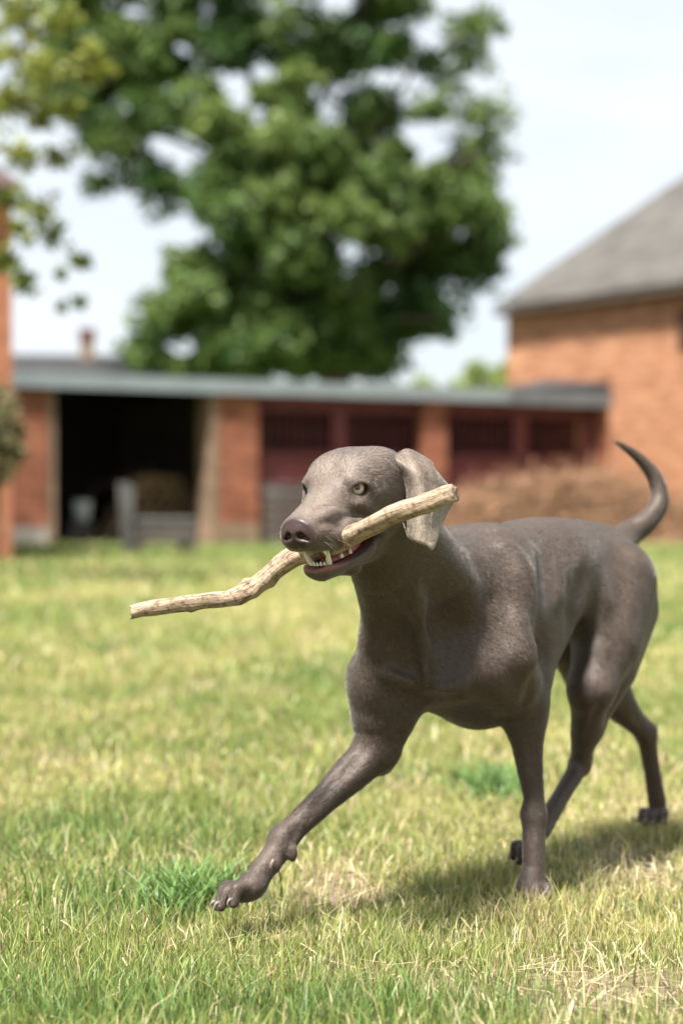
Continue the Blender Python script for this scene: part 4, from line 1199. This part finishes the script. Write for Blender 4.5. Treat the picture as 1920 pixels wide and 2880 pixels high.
def coat_material():
    m, t, b = new_mat('short_coat')
    at = N(t, 'ShaderNodeAttribute'); at.attribute_name = 'Col'
    tc = N(t, 'ShaderNodeTexCoord')
    n = N(t, 'ShaderNodeTexNoise'); n.inputs['Scale'].default_value = 420; n.inputs['Detail'].default_value = 3
    t.links.new(tc.outputs['Object'], n.inputs['Vector'])
    n2 = N(t, 'ShaderNodeTexNoise'); n2.inputs['Scale'].default_value = 26; n2.inputs['Detail'].default_value = 4
    t.links.new(tc.outputs['Object'], n2.inputs['Vector'])
    mr = N(t, 'ShaderNodeMapRange'); mr.inputs['From Min'].default_value = 0.3; mr.inputs['From Max'].default_value = 0.7
    mr.inputs['To Min'].default_value = 0.72; mr.inputs['To Max'].default_value = 1.28
    t.links.new(n.outputs['Fac'], mr.inputs['Value'])
    mr2 = N(t, 'ShaderNodeMapRange'); mr2.inputs['From Min'].default_value = 0.3; mr2.inputs['From Max'].default_value = 0.7
    mr2.inputs['To Min'].default_value = 0.88; mr2.inputs['To Max'].default_value = 1.12
    t.links.new(n2.outputs['Fac'], mr2.inputs['Value'])
    mu = N(t, 'ShaderNodeMath', operation='MULTIPLY')
    t.links.new(mr.outputs[0], mu.inputs[0]); t.links.new(mr2.outputs[0], mu.inputs[1])
    vm = N(t, 'ShaderNodeVectorMath', operation='SCALE')
    t.links.new(at.outputs['Color'], vm.inputs[0]); t.links.new(mu.outputs[0], vm.inputs['Scale'])
    t.links.new(vm.outputs[0], b.inputs['Base Color'])
    ro = N(t, 'ShaderNodeMapRange'); ro.inputs['To Min'].default_value = 0.58; ro.inputs['To Max'].default_value = 0.30
    t.links.new(at.outputs['Alpha'], ro.inputs['Value'])
    t.links.new(ro.outputs[0], b.inputs['Roughness'])
    b.inputs['Specular IOR Level'].default_value = 0.4
    sh = N(t, 'ShaderNodeMapRange'); sh.inputs['To Min'].default_value = 0.25; sh.inputs['To Max'].default_value = 0.0
    t.links.new(at.outputs['Alpha'], sh.inputs['Value'])
    t.links.new(sh.outputs[0], b.inputs['Sheen Weight'])
    b.inputs['Sheen Roughness'].default_value = 0.4
    b.inputs['Sheen Tint'].default_value = (0.9, 0.82, 0.78, 1)
    bp = N(t, 'ShaderNodeBump'); bp.inputs['Strength'].default_value = 0.25; bp.inputs['Distance'].default_value = 0.002
    t.links.new(n.outputs['Fac'], bp.inputs['Height']); t.links.new(bp.outputs[0], b.inputs['Normal'])
    return m
coat_mat = coat_material()
body = mesh_np('body', V - SH, Q, coat_mat, dog, smooth=True)
attr_color(body.data, 'Col', np.concatenate([colr, wet[:, None]], 1))
nrm = np.empty(NV * 3, np.float32); body.data.vertex_normals.foreach_get('vector', nrm); nrm = nrm.reshape(-1, 3)

def skin_mat(name, col, rough=0.35, bump=0.15, bs=300, var=0.15, spec=0.5):
    return plain(name, col, rough, var, 60, bump, bs, spec)

# --- eyes
def eye_mat():
    m, t, b = new_mat('amber_eye')
    tc = N(t, 'ShaderNodeTexCoord'); sx = N(t, 'ShaderNodeSeparateXYZ')
    t.links.new(tc.outputs['Object'], sx.inputs[0])
    cx = N(t, 'ShaderNodeCombineXYZ'); t.links.new(sx.outputs[0], cx.inputs[0]); t.links.new(sx.outputs[1], cx.inputs[1])
    ln = N(t, 'ShaderNodeVectorMath', operation='LENGTH'); t.links.new(cx.outputs[0], ln.inputs[0])
    r = N(t, 'ShaderNodeValToRGB'); e = r.color_ramp.elements
    e[0].position = 0.0; e[0].color = (0.004, 0.004, 0.005, 1)
    e[1].position = 1.0; e[1].color = (0.05, 0.03, 0.025, 1)
    for p, c in ((0.30, (0.004, 0.004, 0.005)), (0.36, (0.40, 0.28, 0.19)), (0.45, (0.58, 0.485, 0.40)), (0.78, (0.53, 0.44, 0.355)), (0.86, (0.06, 0.04, 0.03))):
        q = e.new(p); q.color = (*c, 1)
    mr = N(t, 'ShaderNodeMapRange'); mr.inputs['From Max'].default_value = 0.013
    t.links.new(ln.outputs['Value'], mr.inputs['Value']); t.links.new(mr.outputs[0], r.inputs['Fac'])
    t.links.new(r.outputs['Color'], b.inputs['Base Color'])
    b.inputs['Roughness'].default_value = 0.08; b.inputs['Coat Weight'].default_value = 0.8; b.inputs['Coat Roughness'].default_value = 0.03
    return m
EYE = eye_mat()
for s_ in (-1, 1):
    n = HF * 0.60 + HL * s_ * 0.80; n /= np.linalg.norm(n)
    c = Hd(0.0035, s_ * 0.0475, 0.000) - n * 0.0155
    bm = bmesh.new(); bmesh.ops.create_uvsphere(bm, u_segments=32, v_segments=20, radius=0.0135)
    eye = bm_obj('eye', bm, EYE, dog, smooth=True)
    gaze = Vector(n * 0.85 + HF * 0.22 + HU * 0.20 + np.array((-0.06, -0.15, 0)))
    eye.location = Vector(c - SH)
    eye.rotation_euler = gaze.to_track_quat('Z', 'Y').to_euler()

# --- ears: thick soft flaps hanging from a fold behind the brow
ear_px = [[(1068, 1284), (1108, 1272), (1145, 1266), (1185, 1288), (1222, 1322)],
          [(1118, 1318), (1143, 1312), (1175, 1318), (1215, 1338), (1260, 1368)],
          [(1137, 1375), (1160, 1375), (1190, 1380), (1224, 1392), (1269, 1404)],
          [(1140, 1445), (1165, 1447), (1192, 1450), (1216, 1448), (1250, 1444)],
          [(1144, 1511), (1170, 1523), (1196, 1533), (1220, 1541), (1227, 1478)]]
ear_D = [[2.802, 2.800, 2.806, 2.820, 2.850], [2.785, 2.768, 2.776, 2.802, 2.840], [2.783, 2.766, 2.766, 2.796, 2.850],
         [2.778, 2.762, 2.758, 2.776, 2.835], [2.775, 2.760, 2.754, 2.760, 2.800]]
def ear_grid(nu=25, nv=31):
    G = np.array([[P(*ear_px[i][j], ear_D[i][j]) for j in range(5)] for i in range(5)])
    G = np.stack([catmull(G[:, j], nv) for j in range(5)], 1)
    return np.stack([catmull(G[i], nu) for i in range(nv)], 0)
earL = ear_grid()
ear_h = to_head(earL.reshape(-1, 3))
ear_r = ear_h * np.array((1, -1, 1)); ear_r[:, 1] = -0.050 + (ear_r[:, 1] + 0.050) * 0.35
ear_r[:, 2] = 0.03 + (ear_r[:, 2] - 0.03) * 0.9
earR = (HO + ear_r @ HM)
ear_mat = coat_mat
def ear_obj(Gp, flip):
    nv, nu = 31, 25
    Gp = Gp.reshape(nv, nu, 3)
    du = np.gradient(Gp, axis=1); dv = np.gradient(Gp, axis=0)
    nn = np.cross(du, dv); nn /= np.linalg.norm(nn, axis=2)[:, :, None] + 1e-9
    if flip: nn = -nn
    iu = np.linspace(0, 1, nu)[None, :]; iv = np.linspace(0, 1, nv)[:, None]
    edge = np.minimum(np.minimum(iu, 1 - iu) * 4, np.minimum((1 - iv) * 5, 1.0)); edge = np.clip(edge, 0, 1) ** 0.5
    th = 0.0012 + 0.0022 * edge
    # shallow folds running down the flap
    fold = 0.0050 * np.sin(iu * 9 + iv * 2.0) * np.clip(iv * 3, 0, 1) * (1 - 0.5 * iv)
    fold = fold - 0.011 * np.exp(-((iu - 0.64 - 0.10 * iv) / 0.075) ** 2) * np.clip((0.85 - iv) * 3, 0, 1) * np.clip(iv * 6, 0, 1) + 0.006 * np.exp(-((iu - 0.30) / 0.12) ** 2) * (1 - iv)
    A = Gp + nn * (fold + th)[:, :, None]; Bk = Gp + nn * (fold - th)[:, :, None]
    Vv = np.concatenate([A.reshape(-1, 3), Bk.reshape(-1, 3)])
    idx = np.arange(nv * nu).reshape(nv, nu); o2 = nv * nu
    f1 = np.stack([idx[:-1, :-1], idx[1:, :-1], idx[1:, 1:], idx[:-1, 1:]], -1).reshape(-1, 4)
    f2 = f1[:, ::-1] + o2
    ring = np.concatenate([idx[0, :], idx[1:, -1], idx[-1, -2::-1], idx[-2:0, 0]])
    r2 = np.roll(ring, -1)
    f3 = np.stack([ring, r2, r2 + o2, ring + o2], -1)
    F = np.concatenate([f1, f2, f3])
    if flip: F = F[:, ::-1]
    o = mesh_np('ear', Vv - SH, F[:, ::-1], ear_mat, dog, smooth=True)
    pale = np.clip(np.tile((0.10 + 0.90 * iv ** 1.3) * np.ones_like(iu), (2, 1)).ravel(), 0, 1)[:, None]  # silver ear, tip paler: the light on it is put into the colour
    c = np.array((0.125, 0.094, 0.074)) * (1 - pale) + np.array((0.36, 0.295, 0.24)) * pale
    attr_color(o.data, 'Col', np.concatenate([c, np.zeros((len(c), 1))], 1))
    return o
ear_objs = [ear_obj(earL, False), ear_obj(earR, True)]

# --- teeth, tongue
TOOTH = plain('enamel', (0.72, 0.66, 0.52), 0.25, 0.08, 40, spec=0.5)
def tooth(base, tip, r, bend):
    base = np.asarray(base); tip = np.asarray(tip)
    q = catmull([base - (tip - base) * 0.25, base, (base + tip) / 2 + bend, tip], 9)
    rr = r * np.array((0.9, 1.0, 1.02, 0.98, 0.88, 0.72, 0.52, 0.30, 0.08))
    Vt, Ft = tube_np(q, rr, 10)
    return faces_obj('tooth', Vt - SH, Ft, TOOTH, dog)
Z3 = np.zeros(3)
tooth(Hd(0.064, 0.0165, -0.096), Hd(0.069, 0.0225, -0.0690), 0.0046, HF * 0.0025)
tooth(Hd(0.064, -0.0165, -0.096), Hd(0.069, -0.0225, -0.0690), 0.0046, HF * 0.0025)
for i, l in enumerate((-0.0125, -0.0078, -0.0027, 0.0027, 0.0078, 0.0125)):
    f = 0.074 - 0.0035 * (abs(l) / 0.0125) ** 2
    tooth(Hd(f, l, -0.098), Hd(f + 0.002, l * 1.05, -0.0922 - 0.001 * (i % 2)), 0.0022, Z3)
for f, l, h in ((0.040, 0.024, 0.001), (0.022, 0.028, 0.003)):
    for s_ in (-1, 1):
        tooth(Hd(f, s_ * l, -0.094 + (0.042 - f) * 0.10), Hd(f - 0.001, s_ * l, -0.088 + h * 0.4 + (0.042 - f) * 0.12), 0.0032, Z3)
for s_ in (-1, 1):
    tooth(Hd(0.080, s_ * 0.020, -0.066), Hd(0.078, s_ * 0.0235, -0.0835), 0.0045, HF * 0.002)
TONG = skin_mat('tongue_skin', (0.38, 0.13, 0.12), 0.3, 0.3, 500)
tq = catmull([Hd(0.056, 0, -0.1005), Hd(0.03, 0.004, -0.0965), Hd(0.0, 0.006, -0.091), Hd(-0.035, 0.0, -0.084)], 14)
Vt, Ft = tube_np(tq, np.array((0.004, 0.009, 0.012, 0.014, 0.016, 0.018, 0.019, 0.020, 0.020, 0.020, 0.020, 0.018, 0.014, 0.006)), 16)
c0 = tq[np.minimum(np.arange(len(Vt)) // 16, 13)]
dz = (Vt - c0) @ HU
Vt = Vt - dz[:, None] * HU * 0.62
faces_obj('tongue', Vt - SH, Ft, TONG, dog)

# --- claws
CLAW = plain('claw_horn', (0.16, 0.115, 0.095), 0.4, 0.2, 30, spec=0.5)
def claw(t, f, up, s_):
    s_ *= 0.66
    q = catmull([t - f * 0.004 * s_ + up * 0.003 * s_, t + f * 0.006 * s_ + up * 0.0045 * s_, t + f * 0.014 * s_ + up * 0.001 * s_, t + f * 0.020 * s_ - up * 0.006 * s_], 8)
    Vt, Ft = tube_np(q, np.array((0.0042, 0.0044, 0.0042, 0.0037, 0.003, 0.0022, 0.0013, 0.0003)) * s_, 8)
    return faces_obj('claw', Vt - SH, Ft, CLAW, dog)
for (t, f, side, up, s_, q) in PAWS:
    claw(t + up * 0.005 * s_ + side * q * 0.001, f * 0.9 + side * q * 0.12, up, s_)
dq = P(770, 2424, 2.932)
claw(dq, np.array((-0.35, -0.35, -0.85)), np.array((-0.5, -0.6, 0.3)), 1.25)

# --- whiskers
WH = plain('whisker_hair', (0.30, 0.25, 0.20), 0.4, 0.1, 10)
rw = random.Random(3)
def whisker(a, d, ln, sag):
    q = [a + d * ln * k / 6 + np.array((0, 0, -1)) * sag * (k / 6) ** 2 for k in range(7)]
    Vt, Ft = tube_np(q, [0.00013, 0.00013, 0.00012, 0.00010, 0.00008, 0.00006, 0.00004], 4)
    return faces_obj('whisker', Vt - SH, Ft, WH, dog)
for s_ in (-1, 1):
    for k in range(7):
        a = Hd(rw.uniform(0.055, 0.10), s_ * 0.036, rw.uniform(-0.065, -0.045))
        d = HL * s_ * 0.8 + HF * rw.uniform(-0.3, 0.4) + HU * rw.uniform(-0.6, 0.2); d /= np.linalg.norm(d)
        whisker(a, d, rw.uniform(0.02, 0.04), 0.008)
    for k in range(0):
        a = Hd(0.002, s_ * 0.036, 0.030); d = HU * 0.8 + HL * s_ * rw.uniform(0.4, 0.9) + HF * 0.2; d /= np.linalg.norm(d)
        whisker(a, d, rw.uniform(0.03, 0.045), -0.004)
for k in range(9):
    a = Hd(rw.uniform(-0.005, 0.06), rw.uniform(-0.01, 0.018), -0.120)
    d = np.array((rw.uniform(-0.3, 0.4), -0.2, -1.0)); d /= np.linalg.norm(d)
    whisker(a, d, rw.uniform(0.015, 0.035), 0.002)
# ------------------------------------------------------------------ short fur lying along the body
def fur(name, parent, V, Q, nrm, colr, wetv, flow_fn, count, len_fn, seed, rad=0.00021):
    rg = np.random.default_rng(seed)
    A, B, C, E = (V[Q[:, i]] for i in range(4))
    area = 0.5 * np.linalg.norm(np.cross(C - A, E - B), axis=1)
    f = rg.choice(len(Q), count, p=area / area.sum())
    a, b = rg.random((2, count, 1))
    w = [(1 - a) * (1 - b), a * (1 - b), a * b, (1 - a) * b]
    def ip(X):
        return sum(X[Q[f, i]] * w[i] for i in range(4))
    p = ip(V); n = ip(nrm); n /= np.linalg.norm(n, axis=1)[:, None] + 1e-9
    c = ip(colr); wt = ip(wetv[:, None])[:, 0]
    keep = wt < 0.22
    p, n, c = p[keep], n[keep], c[keep]
    m = len(p)
    fl = flow_fn(p)
    t0 = fl - n * (fl * n).sum(1)[:, None]; t0 /= np.linalg.norm(t0, axis=1)[:, None] + 1e-9
    b0 = np.cross(n, t0)
    fl = fl + rg.normal(0, 0.10, (m, 3))
    tg = fl - n * (fl * n).sum(1)[:, None]
    tg /= np.linalg.norm(tg, axis=1)[:, None] + 1e-9
    lc = p + rg.normal(0, 0.0006, (m, 3))
    cell = np.stack([np.floor((lc * b0).sum(1) / 0.0024), np.floor((lc * t0).sum(1) / 0.013), np.floor((lc * n).sum(1) / 0.02)], 1).astype(np.int64)
    hsh = ((cell[:, 0] * 73856093) ^ (cell[:, 1] * 19349663) ^ (cell[:, 2] * 83492791)) % 65521
    tb1 = np.random.default_rng(seed + 1).normal(0, 1, (65521, 5)); cj = tb1[hsh]
    tg = tg + (cj[:, :3] - n * (cj[:, :3] * n).sum(1)[:, None]) * 0.07
    tg /= np.linalg.norm(tg, axis=1)[:, None] + 1e-9
    ln = (len_fn(p) * rg.uniform(0.7, 1.25, m))[:, None]
    lift = np.clip(rg.uniform(0.10, 0.28, (m, 1)) + 0.03 * cj[:, 4:5], 0.05, 0.5)
    pts = np.stack([p - n * 0.0005, p + (tg * 0.42 + n * lift * 0.60) * ln, p + (tg * 0.95 + n * lift * 0.75) * ln], 1)
    cu = bpy.data.hair_curves.new(name)
    cu.add_curves([3] * m)
    cu.attributes['position'].data.foreach_set('vector', pts.astype(np.float32).ravel())
    ra = cu.attributes.get('radius') or cu.attributes.new('radius', 'FLOAT', 'POINT')
    ra.data.foreach_set('value', np.tile(np.array((rad, rad * 0.8, rad * 0.2), np.float32), m))
    jit = np.clip(rg.normal(1.0, 0.25, (m, 1)) * (1 + 0.22 * cj[:, 3:4]), 0.35, 2.2)
    cc = np.concatenate([np.clip(c * jit, 0.005, 0.9), np.ones((m, 1))], 1)
    ca = cu.attributes.new('hair_color', 'FLOAT_COLOR', 'CURVE')
    ca.data.foreach_set('color', cc.astype(np.float32).ravel())
    sn = n + tg * rg.normal(0.0, 0.16, (m, 1)) + rg.normal(0, 0.10, (m, 3)) + cj[:, :3] * 0.04
    sn /= np.linalg.norm(sn, axis=1)[:, None]
    na = cu.attributes.new('lie', 'FLOAT_VECTOR', 'CURVE')
    na.data.foreach_set('vector', sn.astype(np.float32).ravel())
    cu.materials.append(FUR)
    o = link(bpy.data.objects.new(name, cu), parent)
    return o
def fur_mat():
    m, t, b = new_mat('fur_strand')
    at = N(t, 'ShaderNodeAttribute'); at.attribute_name = 'hair_color'
    t.links.new(at.outputs['Color'], b.inputs['Base Color'])
    an = N(t, 'ShaderNodeAttribute'); an.attribute_name = 'lie'
    t.links.new(an.outputs['Vector'], b.inputs['Normal'])
    b.inputs['Roughness'].default_value = 0.50
    b.inputs['Specular IOR Level'].default_value = 0.60
    b.inputs['Sheen Weight'].default_value = 0.42; b.inputs['Sheen Roughness'].default_value = 0.35; b.inputs['Sheen Tint'].default_value = (1.0, 0.94, 0.90, 1)
    b.inputs['Specular Tint'].default_value = (1.0, 0.93, 0.88, 1)
    return m
FUR = fur_mat()
bones = []   # (a, b, weight)
def bone(a, b, w=1.0): bones.append((np.asarray(a, float), np.asarray(b, float), w))
bone(Bd(-0.05, 0, 0.60), Bd(0.50, 0, 0.62)); bone(Bd(-0.02, 0.1, 0.50), Bd(0.30, 0.10, 0.42)); bone(Bd(-0.02, -0.1, 0.50), Bd(0.30, -0.10, 0.42))
bone(Bd(-0.15, 0, 0.46), Bd(-0.10, 0, 0.30)); bone(Bd(-0.05, 0, 0.30), Bd(0.3, 0, 0.38))
bone(Hd(-0.13, 0, 0.0), Bd(-0.02, 0.0, 0.60)); bone(Hd(-0.08, 0, -0.09), Bd(-0.17, 0.0, 0.46)); bone(Hd(-0.11, 0.05, -0.03), Bd(-0.08, 0.10, 0.48)); bone(Hd(-0.11, -0.05, -0.03), Bd(-0.12, -0.10, 0.48))
bone(Bd(0.0, 0.11, 0.52), Bd(0.03, 0.09, 0.34)); bone(Bd(-0.04, -0.11, 0.52), P(1060, 2100, 3.09))
bone(P(1476, 2000, 3.18), P(1500, 2480, 3.15)); bone(P(1050, 2115, 3.09), P(797, 2357, 2.985)); bone(P(797, 2357, 2.985), P(640, 2550, 2.90))
bone(Bd(0.40, 0.1, 0.56), P(1662, 1935, 3.36)); bone(P(1662, 1935, 3.36), P(1630, 2150, 3.46)); bone(P(1630, 2150, 3.46), P(1480, 2370, 3.29)); bone(Bd(0.50, 0.06, 0.55), P(1690, 1980, 3.42))
bone(Bd(0.40, -0.1, 0.56), P(1655, 1905, 3.64)); bone(P(1655, 1905, 3.64), P(1815, 2066, 3.75)); bone(P(1815, 2066, 3.75), P(1846, 2300, 3.79))
for a_, b_ in (((1745, 1510, 3.65), (1810, 1473, 3.68)), ((1810, 1473, 3.68), (1853, 1388, 3.71)), ((1853, 1388, 3.71), (1800, 1293, 3.70)), ((1800, 1293, 3.70), (1704, 1232, 3.68))):
    bone(P(*a_), P(*b_))
bone(Hd(0.11, 0, -0.02), Hd(0.02, 0, 0.02)); bone(Hd(0.02, 0, 0.03), Hd(-0.12, 0, 0.05))
for s_ in (-1, 1):
    bone(Hd(0.09, s_ * 0.035, -0.05), Hd(0.0, s_ * 0.04, -0.06)); bone(Hd(0.0, s_ * 0.05, -0.02), Hd(-0.10, s_ * 0.06, -0.04))
bone(Hd(0.06, 0, -0.11), Hd(-0.07, 0, -0.11))
def body_flow(p):
    acc = np.zeros_like(p)
    for a, b, w in bones:
        d = b - a; L = np.linalg.norm(d)
        t = np.clip(((p - a) @ d) / (L * L), 0, 1)[:, None]
        q = ((p - a - d * t) ** 2).sum(1)
        acc += (d / L) * (w / (q + 0.0022) ** 2)[:, None]
    return acc / (np.linalg.norm(acc, axis=1)[:, None] + 1e-12)
def body_len(p):
    h = to_head(p)
    muz = np.clip((h[:, 0] + 0.05) / 0.10, 0, 1)
    L = 0.0064 * (1 - muz) + 0.0026 * muz
    return np.where(p[:, 2] < 0.12, 0.005, L)
NF = 420000
if NF:
    fr = fur('coat', dog, V, Q, nrm, colr, wet, body_flow, NF, body_len, 11)
    fr.location = Vector(-SH)
    for eo in ear_objs:
        me = eo.data
        ev = np.empty(len(me.vertices) * 3, np.float32); me.vertices.foreach_get('co', ev); ev = ev.reshape(-1, 3) + SH
        en = np.empty(len(me.vertices) * 3, np.float32); me.vertex_normals.foreach_get('vector', en); en = en.reshape(-1, 3)
        eq = np.empty(len(me.loops), np.int32); me.loops.foreach_get('vertex_index', eq); eq = eq.reshape(-1, 4)
        ec = np.empty(len(me.vertices) * 4, np.float32); me.attributes['Col'].data.foreach_get('color', ec); ec = ec.reshape(-1, 4)[:, :3]
        ff = fur('coat', eo, ev, eq, en, ec, np.zeros(len(ev)), lambda p: np.tile(np.array((0.1, 0.05, -1.0)), (len(p), 1)), NF // 22, lambda p: np.full(len(p), 0.0042), 12)
        ff.location = Vector(-SH)
# ------------------------------------------------------------------ the stick
def stick_mat():
    m, t, b = new_mat('weathered_branch')
    tc = N(t, 'ShaderNodeTexCoord')
    at = N(t, 'ShaderNodeAttribute'); at.attribute_name = 'along'
    n1 = N(t, 'ShaderNodeTexNoise'); n1.inputs['Scale'].default_value = 1.0; n1.inputs['Detail'].default_value = 7; n1.inputs['Roughness'].default_value = 0.65
    mp = N(t, 'ShaderNodeMapping'); mp.inputs['Scale'].default_value = (18, 260, 260)
    t.links.new(at.outputs['Vector'], mp.inputs['Vector']); t.links.new(mp.outputs[0], n1.inputs['Vector'])
    n2 = N(t, 'ShaderNodeTexNoise'); n2.inputs['Scale'].default_value = 110; n2.inputs['Detail'].default_value = 5
    t.links.new(tc.outputs['Object'], n2.inputs['Vector'])
    r = N(t, 'ShaderNodeValToRGB'); e = r.color_ramp.elements
    e[0].position = 0.34; e[0].color = (0.07, 0.066, 0.042, 1); e[1].position = 0.68; e[1].color = (0.50, 0.39, 0.29, 1)
    q = e.new(0.47); q.color = (0.34, 0.245, 0.17, 1)
    t.links.new(n1.outputs['Fac'], r.inputs['Fac'])
    r2 = N(t, 'ShaderNodeValToRGB'); e = r2.color_ramp.elements
    e[0].position = 0.36; e[0].color = (0.22, 0.15, 0.10, 1); e[1].position = 0.47; e[1].color = (1, 1, 1, 1)
    t.links.new(n2.outputs['Fac'], r2.inputs['Fac'])
    mx = N(t, 'ShaderNodeMix', data_type='RGBA', blend_type='MULTIPLY'); mx.inputs['Factor'].default_value = 0.55
    t.links.new(r.outputs['Color'], mx.inputs['A']); t.links.new(r2.outputs['Color'], mx.inputs['B'])
    t.links.new(mx.outputs['Result'], b.inputs['Base Color'])
    b.inputs['Roughness'].default_value = 0.72; b.inputs['Specular IOR Level'].default_value = 0.25
    ad = N(t, 'ShaderNodeMath', operation='ADD'); t.links.new(n1.outputs['Fac'], ad.inputs[0]); t.links.new(n2.outputs['Fac'], ad.inputs[1])
    bp = N(t, 'ShaderNodeBump'); bp.inputs['Strength'].default_value = 0.8; bp.inputs['Distance'].default_value = 0.004
    t.links.new(ad.outputs[0], bp.inputs['Height']); t.links.new(bp.outputs[0], b.inputs['Normal'])
    return m
sk = [(372, 1722, 20, 2.93), (420, 1711, 22, 2.925), (500, 1698, 22.5, 2.91), (580, 1690, 23, 2.89), (640, 1683, 25, 2.875), (680, 1672, 30, 2.86), (712, 1654, 31, 2.85), (745, 1630, 30, 2.84),
      (790, 1592, 31, 2.815), (840, 1562, 31, 2.785), (895, 1547, 30, 2.75), (950, 1528, 30, 2.715), (1000, 1498, 31, 2.69), (1060, 1469, 31, 2.665), (1120, 1441, 31, 2.64), (1180, 1419, 30, 2.62), (1235, 1400, 28, 2.605), (1274, 1387, 26, 2.595)]
spt = np.array([np.append(P(a, b, d), 0.93 * r / FPX * d) for a, b, r, d in sk])
sq = catmull(spt, 120)
rs = np.random.default_rng(8)
ph = rs.uniform(0, 6.28, 8)
def swob(i, a):
    x = i / 119.0
    w = 1 + 0.07 * math.sin(3 * a + 9 * x + ph[0]) + 0.06 * math.sin(2 * a - 14 * x + ph[1]) + 0.05 * math.sin(40 * x + a + ph[2]) + 0.03 * math.sin(90 * x + 2 * a + ph[3]) + 0.02 * math.sin(7 * a + 25 * x)
    for kx, ka, kw, kh in ((0.335, 4.4, 0.018, 0.35), (0.43, 1.2, 0.012, 0.22), (0.355, 1.0, 0.02, 0.18), (0.145, 1.6, 0.006, 0.25), (0.80, 4.6, 0.02, 0.12), (0.62, 4.7, 0.015, -0.18), (0.71, 0.5, 0.02, 0.10)):
        da = math.atan2(math.sin(a - ka), math.cos(a - ka))
        w += kh * math.exp(-((x - kx) / kw) ** 2 - (da / 0.7) ** 2)
    return w
SV, SF = tube_np(sq[:, :3], sq[:, 3], 28, 0.0, swob)
# broken, splintered ends
nn_ = 28
for base, sgn in ((0, -1), (119 * nn_, 1)):
    tdir = (sq[1, :3] - sq[0, :3]) if sgn < 0 else (sq[-1, :3] - sq[-2, :3]); tdir /= np.linalg.norm(tdir)
    for j in range(nn_):
        SV[base + j] += tdir * sgn * rs.uniform(-0.004, 0.007)
SV[-2] += (sq[1, :3] - sq[0, :3]) * 0.6; SV[-1] -= (sq[-1, :3] - sq[-2, :3]) * 0.6
sc = sq[60, :3]
stick = faces_obj('stick', SV - sc, SF, stick_mat(), None)
stick.location = Vector(sc)
al = np.zeros((len(SV), 3), np.float32)
for i in range(120):
    for j in range(nn_):
        a = 2 * math.pi * j / nn_
        al[i * nn_ + j] = (i / 119.0 * 0.75, math.cos(a) * 0.018, math.sin(a) * 0.018)
al[-1] = (0.75, 0, 0)
aa = stick.data.attributes.new('along', 'FLOAT_VECTOR', 'POINT'); aa.data.foreach_set('vector', al.ravel())
tag(stick, 'crooked pale barkless stick carried crosswise in the mouth of the dog', 'stick')
